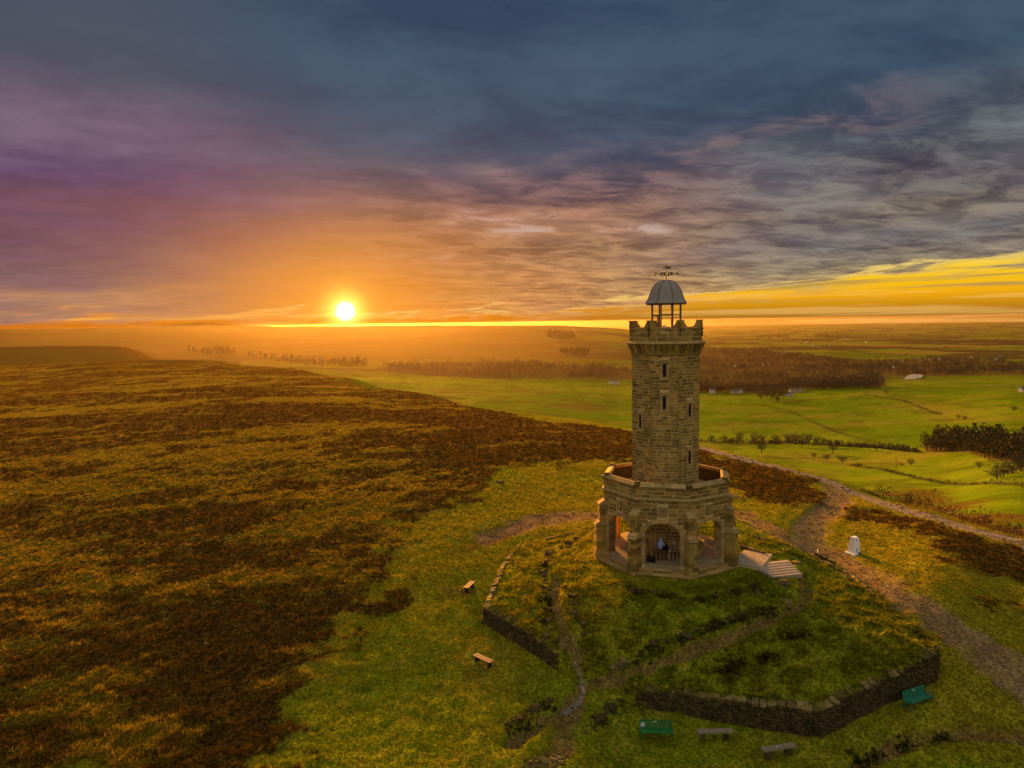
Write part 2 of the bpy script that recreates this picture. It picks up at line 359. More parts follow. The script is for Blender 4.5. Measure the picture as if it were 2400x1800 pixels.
gz = gz + mid*(fbm(gx*.004, gy*.004, 3, 77)-.5)*np.clip(gr*.012, 0, 30)*.55

# ---- colour of the cover (albedo), mixed per point
def mixv(a, b, t): return a + (np.asarray(b)-a)*np.asarray(t)[:, None]
nv = len(gx)
c_grass, c_straw, c_green = np.array([.220, .190, .011]), np.array([.31, .230, .023]), np.array([.160, .190, .008])
c_hea, c_hea2, c_rust = np.array([.095, .052, .010]), np.array([.155, .086, .015]), np.array([.26, .130, .018])
g1, g2, g3 = fbm(gx*.06, gy*.06, 4, 41), fbm(gx*.45, gy*.45, 3, 51), fbm(gx*2.4, gy*2.4, 2, 61)
col = np.tile(c_grass, (nv, 1)); col = mixv(col, c_green, sst(.42, .68, g1+.25*(g2-.5))*.9); col = mixv(col, c_straw, sst(.52, .78, g2*.6+g3*.4)*.55)
# moor: heather with straw showing through in wind-drawn streaks
ca, sa = math.cos(R_(22)), math.sin(R_(22)); rx, ry = gx*ca + gy*sa, -gx*sa + gy*ca
st = .45*fbm(rx*.035, ry*.075, 4, 71, .55) + .55*fbm(rx*.13, ry*.26, 5, 73, .6) - .07*sst(75, 42, gr)*sst(-14, -24, np.degrees(np.arctan2(gx, gy))) - .13*sst(-14, -2, np.degrees(np.arctan2(gx, gy)))*sst(60, 75, gr)
moor = mixv(np.tile(c_hea, (nv, 1)), c_hea2, sst(.35, .7, fbm(gx*.7, gy*.7, 3, 81)))
moor = mixv(moor, c_rust, sst(.6, .8, g2)*.35)
pale = sst(.455, .625, st + .34*(fbm(rx*.45, ry*.95, 3, 91)-.5)); pale *= np.clip(.35 + gr/60, .5, 1)
moor = mixv(moor, mixv(mixv(col*.9, np.array([.26, .165, .014]), np.full(nv, .6)), c_straw, g3*.45), pale*.85)
col = mixv(col, moor, hea)
col = mixv(col, np.array([.15, .085, .025]), brown*.75)
# the mound: lusher, darker green low down on the right
lush = mnd*sst(-2, 12, gx-TOWER[0]-(gy-46)*.4)
col = mixv(col, np.array([.165, .175, .010]), lush*.75)
for s, c in (('gravel', (.235, .145, .072)), ('stone', (.20, .138, .080)), ('mud', (.175, .112, .034)), ('lane', (.25, .205, .175))):
    sp = fbm(gx*2.2, gy*2.2, 3, 101); col = mixv(col, np.array(c)*(1), pat[s]*(.95-.45*sst(.5, .8, sp)*(s != 'lane')))
# ---- the valley: pasture, woods and the plain beyond
far = sst(135, 190, gr)*(1-hea)
f1 = fbm(gx*.0042, gy*.0042, 4, 111); f2 = fbm(gx*.02, gy*.02, 4, 121)
past = mixv(np.tile(np.array([.150, .215, .009]), (nv, 1)), np.array([.095, .165, .006]), sst(.35, .65, f1)); past = mixv(past, np.array([.19, .165, .026]), sst(.50, .72, f2)*.55); past = mixv(past, np.array([.060, .085, .006]), sst(.52, .70, fbm(gx*.03, gy*.03, 4, 161))*.5); past = past*(.8+.4*fbm(gx*.15, gy*.15, 2, 171))[:, None]
# patchwork: jittered field cells
def cells(x, y, size, s):
    X, Y = x/size, y/size; ix, iy = np.floor(X), np.floor(Y); bd = np.full(len(x), 9.); b2 = np.full(len(x), 9.); bi = np.zeros(len(x))
    for dx in (-1, 0, 1):
        for dy in (-1, 0, 1):
            jx, jy = ix+dx, iy+dy; cx, cy = jx+.15+.7*_h(jx, jy, s), jy+.15+.7*_h(jx, jy, s+1)
            d = np.maximum(np.abs(X-cx), np.abs(Y-cy)) + .25*np.hypot(X-cx, Y-cy); k = d < bd
            b2 = np.where(k, bd, np.minimum(b2, d)); bi = np.where(k, _h(jx, jy, s+2), bi); bd = np.where(k, d, bd)
    return bi, b2-bd
fc, fe = cells(gx*.94+gy*.34, -gx*.34+gy*.94, 330, 5)
pal = np.array([[.10, .155, .010], [.075, .12, .008], [.15, .165, .018], [.17, .135, .03], [.06, .055, .02], [.055, .045, .02], [.12, .15, .012]])
patch = pal[np.minimum((fc*7).astype(int), 6)]
patch = mixv(patch, np.array([.045, .035, .016]), sst(.10, .03, fe)*.8)
wood_n = fbm(gx*.0016, gy*.0016, 4, 131)
patch = mixv(patch, np.array([.050, .036, .018]), sst(.50, .60, wood_n)*sst(2300, 3200, gr)*sst(12000, 7000, gr))
azd = np.degrees(np.arctan2(gx, gy))
moorfar = sst(11, 1, azd)*sst(1700, 2600, gr)
valley = mixv(past, patch, sst(1500, 2100, gr))
valley = mixv(valley, np.array([.15, .095, .022]), moorfar*.9)
valley = mixv(valley, mixv(np.tile(np.array([.15, .10, .018]), (nv, 1)), c_hea2, sst(.4, .65, fbm(gx*.012, gy*.03, 4, 151))), sst(-17, -25, azd)*sst(1500, 1100, gr))
# rushy wet streaks in the pasture left of the tower
wet = sst(.56, .70, fbm(rx*.006+3, ry*.02, 4, 141))*sst(12, 2, azd)*sst(1500, 1200, gr)
valley = mixv(valley, np.array([.10, .065, .02]), wet*.8)
col = mixv(col, valley, far)
WOODS = [pts(L, at0) for L in (
 [(1530,905),(1700,915),(1900,910),(2080,906),(2060,880),(2200,880),(2420,880),(2420,850),(2200,845),(2000,850),(1820,825),(1700,815),(1560,812),(1530,850)],
 [(880,868),(1000,878),(1130,888),(1300,888),(1480,888),(1480,868),(1340,856),(1200,848),(1040,848),(940,856)],
 [(2170,1058),(2260,1060),(2330,1082),(2420,1095),(2420,1050),(2330,1030),(2240,1022),(2160,1030)])]
wm = np.zeros(nv); kw = np.nonzero((gr > 350) & (gr < 4200))[0]; Pk = np.stack([gx[kw], gy[kw]], 1)
for V in WOODS: wm[kw] = np.maximum(wm[kw], inside(Pk, V))
col = mixv(col, np.array([.085, .058, .026]), wm*.85)
# field walls and hedge lines in the valley
HEDGE = [pts(L, at0) for L in ([(1640,1031),(1760,1035),(1850,1033),(1960,1040),(2060,1046),(2160,1060)], [(1995,1090),(2060,1098),(2160,1122),(2260,1135),(2420,1144)], [(1850,1070),(1960,1068),(2010,1074)], [(2030,925),(2120,938),(2205,970)], [(1780,948),(1850,965),(1960,1010),(2080,1040)])]
kh = np.nonzero((gr > 180) & (gr < 1800))[0]; Pk = np.stack([gx[kh], gy[kh]], 1); hl = np.full(len(kh), 1e9)
for V in HEDGE: hl = np.minimum(hl, poly_d(Pk, V, False))
col[kh] = mixv(col[kh], np.array([.05, .045, .015]), sst(3.4, 1.2, hl + (fbm(Pk[:, 0]*.05, Pk[:, 1]*.05, 2, 4)-.5)*2)*.75)
# bracken scrub below the lane on the right
sc = np.zeros(nv); V = V_SCRUB = pts([(2040,1165),(2120,1190),(2250,1225),(2420,1270),(2420,1225),(2300,1195),(2200,1150),(2120,1140)], at0)
kb = np.nonzero((gr > 110) & (gr < 420))[0]; Pk = np.stack([gx[kb], gy[kb]], 1); d = poly_d(Pk, V)
sc[kb] = sst(-4, 6, np.where(inside(Pk, V), d, -d) + (fbm(Pk[:, 0]*.06, Pk[:, 1]*.06, 3, 6)-.5)*30)
col = mixv(col, np.array([.11, .062, .016]), sc*.8*(1-path_any))
jit = np.clip(1.25-gr/260, 0, 1)*(_h(np.arange(nv), np.arange(nv)*7, 3)-.5)*.22
col = np.clip(col*(1+jit[:, None]), .003, .8)

# quads -> one object for each kind of ground
idx = np.arange(NR*NA).reshape(NR, NA)
a_, b_ = idx[:-1], idx[1:]; nx = np.roll(idx, -1, 1)
quads = np.stack([a_.ravel(), nx[:-1].ravel(), nx[1:].ravel(), b_.ravel()], 1)
qid = pid[quads[:, 0]]; qid = np.where((pid[quads] >= 0).sum(1) >= 2, pid[quads].max(1), -1)
MATS = {}
def ground_mat():
    m = bpy.data.materials.new('land_cover'); m.use_nodes = True; t = m.node_tree; b = t.nodes['Principled BSDF']
    at_ = t.nodes.new('ShaderNodeAttribute'); at_.attribute_name = 'cover'; c = N(t, at_.outputs['Color'])
    g = t.nodes.new('ShaderNodeNewGeometry'); p = N(t, g.outputs['Position'])
    n1 = noise(t, p, 5.5, 3, .65); n2 = noise(t, p, 0.9, 3, .6)
    k = n1.sm(.3, .72) * .9 + .5; k2 = n2.sm(.3, .7) * .5 + .75
    c = mixc(t, 1.0, c, comb(t, k*k2, k*k2, k*k2), 'MULTIPLY')
    t.links.new(c.k, b.inputs['Base Color']); b.inputs['Roughness'].default_value = .95; b.inputs['Specular IOR Level'].default_value = 0.0
    bp = t.nodes.new('ShaderNodeBump'); bp.inputs['Strength'].default_value = .8; bp.inputs['Distance'].default_value = .12
    t.links.new(n1.k, bp.inputs['Height']); t.links.new(bp.outputs[0], b.inputs['Normal']); return m
M_LAND = ground_mat()
def mesh_np(name, V, F, mat, smooth=True, cols=None):
    """mesh from arrays: V (n,3), F (m,k) all faces with k corners"""
    me = bpy.data.meshes.new(name); k = F.shape[1]
    me.vertices.add(len(V)); me.vertices.foreach_set('co', np.ascontiguousarray(V, np.float32).ravel())
    me.loops.add(F.size); me.loops.foreach_set('vertex_index', F.astype(np.int32).ravel())
    me.polygons.add(len(F)); me.polygons.foreach_set('loop_start', np.arange(0, F.size, k, dtype=np.int32))
    me.polygons.foreach_set('use_smooth', np.full(len(F), smooth))
    if cols is not None:
        a = me.color_attributes.new('cover', 'FLOAT_COLOR', 'POINT')
        a.data.foreach_set('color', np.concatenate([cols, np.ones((len(cols), 1))], 1).astype(np.float32).ravel())
    me.update(calc_edges=True); me.materials.append(mat); return me
def link(me, name, parent=None, **props):
    o = bpy.data.objects.new(name, me); COL.objects.link(o)
    if parent is not None: o.parent = parent
    for k_, v_ in props.items(): o[k_] = v_
    return o
GV = np.stack([gx, gy, gz], 1)
def sub_mesh(name, F, label=None, **kw):
    u, inv = np.unique(F, return_inverse=True)
    o = link(mesh_np(name, GV[u], inv.reshape(F.shape), M_LAND, True, col[u]), name, kind='structure')
    if label: o['label'] = label
    return o
sub_mesh('ground', quads[qid < 0])
for i, (nm, V, w, dep, s) in enumerate(PW):
    F = quads[qid == i]
    if len(F): sub_mesh(nm, F)

# ================================================================== MATERIALS AND MESH HELPERS
def mat(name, base, rough=.85, var=.25, scale=6.0, second=None, sec_at=(.45, .65), bump=.0, spec=.25, rnd=0.0, metal=0.0, bscale=None, trans=0.0, attr=None):
    """procedural surface: base colour broken up by noise, an optional second tint in patches, and per-piece variation"""
    m = bpy.data.materials.new(name); m.use_nodes = True; t = m.node_tree; b = t.nodes['Principled BSDF']
    g = t.nodes.new('ShaderNodeNewGeometry'); p = N(t, g.outputs['Position'])
    n1 = noise(t, p, scale, 4, .6)
    if attr:
        a = t.nodes.new('ShaderNodeAttribute'); a.attribute_name = attr; c = N(t, a.outputs['Color'])
    else:
        rg = t.nodes.new('ShaderNodeRGB'); rg.outputs[0].default_value = (*base, 1); c = N(t, rg.outputs[0])
    if second:
        vm = t.nodes.new('ShaderNodeVectorMath'); vm.operation = 'MULTIPLY'; vm.inputs[1].default_value = (1.6, 1.6, .45 if 'gritstone' in name else 1.0); t.links.new(p.k, vm.inputs[0]); n2 = noise(t, N(t, vm.outputs[0]), scale*.2, 4, .65); c = mixc(t, n2.sm(*sec_at), c, second)
    k = (n1 - .5) * (var*2.4) + 1.0
    if rnd:
        oi = t.nodes.new('ShaderNodeObjectInfo'); r1 = N(t, oi.outputs['Random']); r2 = N(t, g.outputs['Random Per Island'])
        f = (r1*7.31 + r2*5.77)._m('FRACT'); k = k * ((f - .5) * (rnd*2) + 1.0)
        f2 = (r1*3.17 + r2*9.41)._m('FRACT'); c = mixc(t, f2.sm(.55, 1.0) * rnd, c, (base[0]*.8, base[1]*.95, base[2]*1.1))
    k = k.max(.05)
    c = mixc(t, 1.0, c, comb(t, k, k, k), 'MULTIPLY')
    t.links.new(c.k, b.inputs['Base Color']); b.inputs['Roughness'].default_value = rough
    b.inputs['Specular IOR Level'].default_value = spec; b.inputs['Metallic'].default_value = metal
    if bump:
        bp = t.nodes.new('ShaderNodeBump'); bp.inputs['Strength'].default_value = .7; bp.inputs['Distance'].default_value = bump
        nb = noise(t, p, bscale or scale*2.2, 4, .65); t.links.new(nb.k, bp.inputs['Height']); t.links.new(bp.outputs[0], b.inputs['Normal'])
    if trans:
        tr = t.nodes.new('ShaderNodeBsdfTranslucent'); t.links.new(c.k, tr.inputs[0])
        mx = t.nodes.new('ShaderNodeMixShader'); mx.inputs[0].default_value = trans
        t.links.new(b.outputs[0], mx.inputs[1]); t.links.new(tr.outputs[0], mx.inputs[2])
        t.links.new(mx.outputs[0], t.nodes['Material Output'].inputs[0])
    return m
M_STONE = mat('gritstone', (.31, .200, .050), .9, .30, 5.0, (.165, .125, .024), (.48, .70), .02, .2, .45)
M_STONE2 = mat('dressed_gritstone', (.40, .27, .105), .88, .26, 4.0, (.185, .145, .055), (.52, .75), .012, .2, .25)
M_MORTAR = mat('pale_mortar', (.62, .47, .24), .95, .2, 7.0, (.22, .18, .09), (.5, .75))
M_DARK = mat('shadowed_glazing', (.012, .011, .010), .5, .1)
M_LEAD = mat('weathered_grey_dome', (.265, .235, .225), .55, .12, 2.5, (.20, .175, .13), (.5, .75), .004, .4)
M_SEAM = mat('dark_dome_seam', (.12, .10, .085), .6, .15, 6)
M_POST = mat('painted_brown_timber', (.13, .080, .045), .7, .2, 8)
M_IRON = mat('dark_ironwork', (.045, .032, .024), .6, .2, 9, metal=.3)
M_DRY = mat('dry_stone', (.085, .056, .022), .95, .35, 6.0, (.050, .044, .012), (.45, .7), .03, .15, .45)
M_COPE = mat('coping_gritstone', (.20, .140, .056), .95, .34, 6.0, (.115, .100, .018), (.40, .60), .02, .15, .4)
M_FLAG = mat('pale_flagstone', (.36, .29, .235), .9, .14, 5.0, (.27, .21, .15), (.5, .75), .006, .25, .10)
M_WHITE = mat('white_paint', (.84, .84, .82), .7, .07, 5.0, (.62, .60, .54), (.55, .8), .004)

class MB:
    """collects polygons and links them as one mesh object"""
    def __init__(s): s.v, s.f = [], []
    def add(s, vs, fs):
        o = len(s.v); s.v += [tuple(v) for v in vs]; s.f += [tuple(i+o for i in f) for f in fs]; return s
    def box(s, c, d, rz=0.0, M=None):
        hx, hy, hz = d[0]/2, d[1]/2, d[2]/2; cs, sn = math.cos(rz), math.sin(rz); vs = []
        for z in (-hz, hz):
            for x, y in ((-hx, -hy), (hx, -hy), (hx, hy), (-hx, hy)):
                v = Vector((c[0]+x*cs-y*sn, c[1]+x*sn+y*cs, c[2]+z)); vs.append(M @ v if M else v)
        return s.add(vs, [(3,2,1,0),(4,5,6,7),(0,1,5,4),(1,2,6,5),(2,3,7,6),(3,0,4,7)])
    def prism(s, poly, a, b, fn):
        """2-D outline (counter-clockwise) swept from depth a to b; fn(u, v, depth) places it"""
        n = len(poly); vs = [fn(u, v, a) for u, v in poly] + [fn(u, v, b) for u, v in poly]
        return s.add(vs, [tuple(range(n-1, -1, -1)), tuple(range(n, 2*n))] + [(i, (i+1) % n, n+(i+1) % n, n+i) for i in range(n)])
    def ring(s, rings, caps=(True, True)):
        n = len(rings[0]); vs = [p for r in rings for p in r]; fs = []
        for k in range(len(rings)-1):
            fs += [(k*n+i, k*n+(i+1) % n, (k+1)*n+(i+1) % n, (k+1)*n+i) for i in range(n)]
        if caps[0]: fs.append(tuple(range(n-1, -1, -1)))
        if caps[1]: fs.append(tuple(range((len(rings)-1)*n, len(rings)*n)))
        return s.add(vs, fs)
    def tube(s, a, b, r0, r1=None, n=8):
        a, b = Vector(a), Vector(b); r1 = r0 if r1 is None else r1; q = (b-a).to_track_quat('Z', 'Y')
        cc = [Vector((math.cos(2*PI*i/n), math.sin(2*PI*i/n), 0)) for i in range(n)]
        return s.ring([[a + q @ (c*r0) for c in cc], [b + q @ (c*r1) for c in cc]])
    def mesh(s, name, m, smooth=False):
        me = bpy.data.meshes.new(name); me.from_pydata(s.v, [], s.f); me.materials.append(m)
        if smooth: me.polygons.foreach_set('use_smooth', [True]*len(me.polygons))
        me.update(); return me
    def build(s, name, m, parent=None, smooth=False, **kw): return link(s.mesh(name, m, smooth), name, parent, **kw)
def empty(name, loc, rz=0.0, label=None, cat=None, group=None):
    o = bpy.data.objects.new(name, None); COL.objects.link(o); o.location = loc; o.rotation_euler = (0, 0, rz); o.empty_display_size = .2
    if label: o['label'] = label
    if cat: o['category'] = cat
    if group: o['group'] = group
    return o
def tag(o, label, cat, group=None):
    o['label'] = label; o['category'] = cat
    if group: o['group'] = group
    return o
def rock_mesh(name, m, seed, sub=1, rough=.10, bev=.12):
    """unit block with chamfered, uneven corners"""
    rnd = random.Random(seed); bm = bmesh.new(); bmesh.ops.create_cube(bm, size=1.0)
    bmesh.ops.bevel(bm, geom=list(bm.edges), offset=bev, segments=sub, affect='EDGES', profile=.6)
    for v in bm.verts: v.co += Vector((rnd.uniform(-1, 1), rnd.uniform(-1, 1), rnd.uniform(-1, 1)))*rough*.5
    bmesh.ops.triangulate(bm, faces=[f for f in bm.faces if len(f.verts) > 4])
    me = bpy.data.meshes.new(name); bm.to_mesh(me); bm.free(); me.materials.append(m); return me
BLOCKS = [rock_mesh('ashlar_block', M_STONE, i, 1, .06, .06) for i in range(8)]
RUBBLE = [rock_mesh('rubble_block', M_DRY, 50+i, 1, .22, .18) for i in range(8)]
COPES = [rock_mesh('coping_block', M_COPE, 80+i, 1, .16, .12) for i in range(8)]
def mesh_arrays(me):
    v = np.zeros(len(me.vertices)*3, np.float32); me.vertices.foreach_get('co', v); me.calc_loop_triangles()
    f = np.zeros(len(me.loop_triangles)*3, np.int32); me.loop_triangles.foreach_get('vertices', f)
    return v.reshape(-1, 3), f.reshape(-1, 3)
def joined(name, meshes, xf, m, parent=None, **kw):
    """many copies of a few meshes as one mesh; xf: list of (mesh index, 4x4)"""
    arr = [mesh_arrays(me) for me in meshes]; V, F, o = [], [], 0
    for i, M in xf:
        v, f = arr[i]; M = np.array(M); V.append(v @ M[:3, :3].T + M[:3, 3]); F.append(f+o); o += len(v)
    return link(mesh_np(name, np.concatenate(V), np.concatenate(F), m, False), name, parent, **kw)
def place(mesh, name, M, parent):
    o = bpy.data.objects.new(name, mesh); COL.objects.link(o); o.parent = parent; o.matrix_basis = M; return o
def TRS(loc, rz, sc, rx=0.0, ry=0.0):
    return Matrix.Translation(loc) @ Euler((rx, ry, rz)).to_matrix().to_4x4() @ Matrix.Diagonal((*sc, 1))

# ================================================================== THE TOWER
TW = empty('stone_tower', (TOWER[0], TOWER[1], TOWER_Z), TOWER_ROT, 'tall octagonal stone tower with open arcaded base, battlements and grey domed lantern', 'tower')
T22 = math.tan(PI/8)
def oct_pts(ap, z, off=0.0):
    R = ap/math.cos(PI/8); return [Vector((R*math.sin(PI/8+k*PI/4+off), -R*math.cos(PI/8+k*PI/4+off), z)) for k in range(8)]
def face_fn(k, ap):
    """local frame of side k (0 faces the viewer, counter-clockwise): u along, v up, depth outwards"""
    a = k*PI/4; ux, uy, nx_, ny_ = math.cos(a), math.sin(a), math.sin(a), -math.cos(a)
    return lambda u, v, d: Vector((ux*u + nx_*(ap+d), uy*u + ny_*(ap+d), v))
rs = random.Random(11)
stones = []          # (part, side, height, width, matrix)
def lay(part, k, ap, half, z0, z1, hole=None, ch=.245, wmin=.32, wmax=.64, depth=.10, taper=None):
    """courses of squared stone over one side, leaving openings free"""
    z = z0; row = 0
    while z < z1-.05:
        h = min(ch*rs.uniform(.92, 1.10), z1-z)
        if z1-(z+h) < .12: h = z1-z
        spans = [(-half, half)]
        if hole:
            for (a, b) in hole(z+h*.15, z+h*.85):
                ns = []
                for s0, s1 in spans:
                    if b <= s0 or a >= s1: ns.append((s0, s1))
                    else:
                        if a > s0: ns.append((s0, a))
                        if b < s1: ns.append((b, s1))
                spans = ns
        for s0, s1 in spans:
            u = s0
            while u < s1-.02:
                w = rs.uniform(wmin, wmax)
                if s1-(u+w) < wmin*.6: w = s1-u
                w = min(w, s1-u)
                c = face_fn(k, ap)(u+w/2, z+h/2, -depth/2+.016+rs.uniform(-.006, .010))
                stones.append((part, k, z, w, TRS(c, k*PI/4, (w-.034, depth, h-.034))))
                u += w
        z += h; row += 1
FLOOR = .70
# --- core and shaft
SH = 2.56
core = MB().ring([oct_pts(SH, 0.0), oct_pts(SH, 16.42)]).build('shaft', M_MORTAR, TW)
slits = {0: [(0.0, 15.79, 14.72), (0.0, 13.31, 12.23)], 1: [(.05, 12.67, 11.6), (.05, 9.02, 7.93)], 7: [(-.05, 11.77, 10.6)], 3: [(0, 14, 13)], 5: [(0, 12, 11)]}
WW = .27
def slit_hole(k):
    def f(a, b):
        out = []
        for u, t, bo in slits.get(k, []):
            if b > bo-.20 and a < t+.24: out.append((u-WW/2-.21, u+WW/2+.21))
        return out
    return f
for k in range(8):
    lay('shaft', k, SH, SH*T22+.045, 5.9 if k in (0, 1, 7) else 5.9, 16.40, slit_hole(k))
    lay('core', k, SH, SH*T22+.02, FLOOR, 5.3, None)
    for u, t, bo in slits.get(k, []):
        F = face_fn(k, SH)
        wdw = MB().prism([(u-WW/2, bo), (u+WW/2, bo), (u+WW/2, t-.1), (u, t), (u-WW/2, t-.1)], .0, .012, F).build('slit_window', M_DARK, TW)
        for sgn in (-1, 1):
            zz = bo
            for hh in (.36, .36, t-bo-.72):
                a, b = sorted((u+sgn*(WW/2), u+sgn*(WW/2+.20))); MB().prism([(a, zz+.008), (b, zz+.008), (b, zz+hh-.008), (a, zz+hh-.008)], -.02, .075, F).build('jamb_stone', M_STONE2, wdw); zz += hh
        MB().prism([(u-WW/2-.20, t-.1), (u-WW/2, t-.1), (u, t), (u+WW/2, t-.1), (u+WW/2+.20, t-.1), (u+WW/2+.20, t+.22), (u-WW/2-.20, t+.22)], -.02, .075, F).build('lintel', M_STONE2, wdw)
        MB().prism([(u-WW/2-.24, bo-.18), (u+WW/2+.24, bo-.18), (u+WW/2+.24, bo-.03), (u-WW/2-.24, bo-.03)], -.02, .13, F).build('sill', M_STONE2, wdw)
# drain pipe down the right-hand face
F1 = face_fn(1, SH); dp = MB(); dp.tube(F1(-.78, 6.6, .12), F1(-.78, 9.4, .12), .03); dp.build('drain_pipe', M_STONE2, TW)
# --- corbel table, string course and battlements
cb = MB().ring([oct_pts(2.58, 16.36), oct_pts(2.66, 16.40), oct_pts(2.68, 16.72), oct_pts(2.83, 17.12), oct_pts(2.85, 17.20)]).build('corbel_table', M_STONE, TW)
CZ = [(2.60, 16.44), (2.80, 16.74), (3.00, 17.06), (3.03, 17.19)]
for k in range(8):
    for j in range(5):
        u = (j-2)*.44*1.0; F = face_fn(k, 0); w = .15
        poly = [(2.5, 16.42), (2.64, 16.42), (2.76, 16.74), (2.92, 17.06), (2.92, 17.185), (2.5, 17.185)]
        c = MB(); vs = [F(u-w, z, r) for r, z in poly] + [F(u+w, z, r) for r, z in poly]; n = len(poly)
        c.add(vs, [tuple(range(n-1, -1, -1)), tuple(range(n, 2*n))] + [(i, (i+1) % n, n+(i+1) % n, n+i) for i in range(n)])
        c.build('corbel', M_STONE, cb)
MB().ring([oct_pts(2.94, 17.20), oct_pts(3.06, 17.25), oct_pts(3.06, 17.32), oct_pts(2.86, 17.42)]).build('string_course', M_STONE2, TW)
MB().ring([oct_pts(2.6, 17.5), oct_pts(2.6, 17.62)]).build('roof_deck', M_MORTAR, TW)
PA = 2.74; hs = PA*T22
par = MB()
for k in range(8):
    F = face_fn(k, PA)
    par.prism([(-hs, 17.42), (hs, 17.42), (hs, 18.42), (-hs, 18.42)], -.36, 0, F)
par = par.build('battlement', M_MORTAR, TW)
for k in range(8):
    lay('parapet', k, PA, hs+.03, 17.43, 18.40, None, .33, .5, .95, .09)
    F = face_fn(k, PA)
    for s in (-1, 1):            # the merlon halves that meet at each corner, with sloping shoulders
        poly = [(hs, 18.42), (hs, 18.98), (hs-.22, 18.98), (hs-.25, 18.92), (hs-.42, 18.66), (hs-.52, 18.62), (hs-.54, 18.42)]
        poly = [(s*u, v) for u, v in poly]; poly = poly if s < 0 else poly[::-1]
        MB().prism(poly, -.37, .05, F).build('merlon', M_STONE, par)
        poly = [(hs+.03, 18.98), (hs+.03, 19.05), (hs-.22, 19.05), (hs-.29, 18.98)]
        poly = [(s*u, v) for u, v in poly]; poly = poly if s < 0 else poly[::-1]
        MB().prism(poly, -.42, .10, F).build('merlon_cap', M_STONE2, par)
    MB().prism([(-.56, 18.42), (.56, 18.42), (.56, 18.50), (-.56, 18.50)], -.40, .07, F).build('crenel_sill', M_STONE2, par)
    MB().prism([(-.36, 17.98), (.36, 17.98), (.36, 18.20), (-.36, 18.20)], .02, .075, F).build('tablet', M_STONE2, par)
for k in range(8):               # cross-shaped arrow loops at the corners
    a = PI/8+k*PI/4; R = PA/math.cos(PI/8)+.022; q = Vector((R*math.sin(a), -R*math.cos(a), 0))
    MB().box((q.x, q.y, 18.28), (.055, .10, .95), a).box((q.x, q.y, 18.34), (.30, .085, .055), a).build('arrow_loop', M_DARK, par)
# --- lantern
ln = empty('lantern', (0, 0, 0)); ln.parent = TW
MB().ring([oct_pts(1.25, 17.6), oct_pts(1.25, 17.95)]).build('curb', M_STONE2, ln)
RP = 1.20
def pp(k, z, r=RP): return Vector((r*math.sin(PI/8+k*PI/4), -r*math.cos(PI/8+k*PI/4), z))
for k in range(8):
    p = pp(k, 0); MB().box((p.x, p.y, 19.2), (.105, .105, 2.5), PI/8+k*PI/4).build('post', M_POST, ln)
    if k in (0, 7, 3, 4, 1): 
        a, b = pp(k, 19.46, RP-.01), pp(k+1, 19.46, RP-.01); d = b-a; MB().box((a+b)/2, (d.length-.1, .05, .07 if k not in (6, 7) else .13), math.atan2(d.y, d.x)).build('rail', M_POST, ln)
dr = MB(); a, b = pp(6, 0), pp(7, 0); m_ = a.lerp(b, .8); dr.box((m_.x, m_.y, 18.7), (.07, .07, 1.5), -PI/4).box(((a+b)/2).to_tuple()[:2]+(19.42,), ((b-a).length, .06, .12), -PI/4); dr.build('door_frame', M_POST, ln)
MB().box((-.05, -2.05, 18.4), (.24, .12, .55)).build('notice_board', mat('grey_lilac_board', (.42, .38, .44), .7, .08), ln)
prof = [(1.66, 20.34), (1.70, 20.40), (1.64, 20.47), (1.50, 20.66), (1.40, 20.90), (1.31, 21.15), (1.20, 21.42), (1.05, 21.68), (.86, 21.90), (.62, 22.06), (.34, 22.15), (.06, 22.18)]
dome = MB().ring([[Vector((r*math.sin(PI/8+k*PI/4), -r*math.cos(PI/8+k*PI/4), z)) for k in range(8)] for r, z in prof]).build('dome', M_LEAD, ln)
for k in range(8):
    rb = MB()
    for (r0, z0), (r1, z1) in zip(prof[1:-1], prof[2:]):
        a = PI/8+k*PI/4; rb.tube((r0*math.sin(a)*1.005, -r0*math.cos(a)*1.005, z0+.004), (r1*math.sin(a)*1.005, -r1*math.cos(a)*1.005, z1+.004), .030, n=5)
    rb.build('rib', M_SEAM, dome)
MB().ring([oct_pts(1.46, 20.26), oct_pts(1.56, 20.33)]).build('eaves_ring', M_POST, ln)
# --- weathervane: letters, ring of panels, ship
wv = empty('weathervane', (0, 0, 0)); wv.parent = TW
MB().tube((0, 0, 22.15), (0, 0, 23.15), .035, .02, 8).build('spindle', M_IRON, wv)
armd = Vector((math.cos(-TOWER_ROT-.05), math.sin(-TOWER_ROT-.05), 0)); arn = Vector((-armd.y, armd.x, 0))
def strokes(name, segs, c, sc, flip=1):
    b = MB()
    for (x0, y0, x1, y1) in segs: b.tube(c + armd*(x0*sc*flip) + Vector((0, 0, y0*sc)), c + armd*(x1*sc*flip) + Vector((0, 0, y1*sc)), .026, n=5)
    b.build(name, M_IRON, wv)
ZA = 22.68
ar = MB(); ar.tube(-armd*.78 + Vector((0, 0, ZA)), armd*.78 + Vector((0, 0, ZA)), .022, n=6); ar.tube(-arn*.78 + Vector((0, 0, ZA)), arn*.78 + Vector((0, 0, ZA)), .022, n=6); ar.build('compass_arms', M_IRON, wv)
NSEG = [(-.5, -.6, -.5, .6), (-.5, .6, .5, -.6), (.5, -.6, .5, .6)]
SSEG = [(.5, .6, -.5, .6), (-.5, .6, -.5, 0), (-.5, 0, .5, 0), (.5, 0, .5, -.6), (.5, -.6, -.5, -.6)]
strokes('letter', NSEG, armd*.88 + Vector((0, 0, ZA)), .165); strokes('letter', SSEG, -armd*.88 + Vector((0, 0, ZA)), .165, -1)
rg = MB(); RR = .50
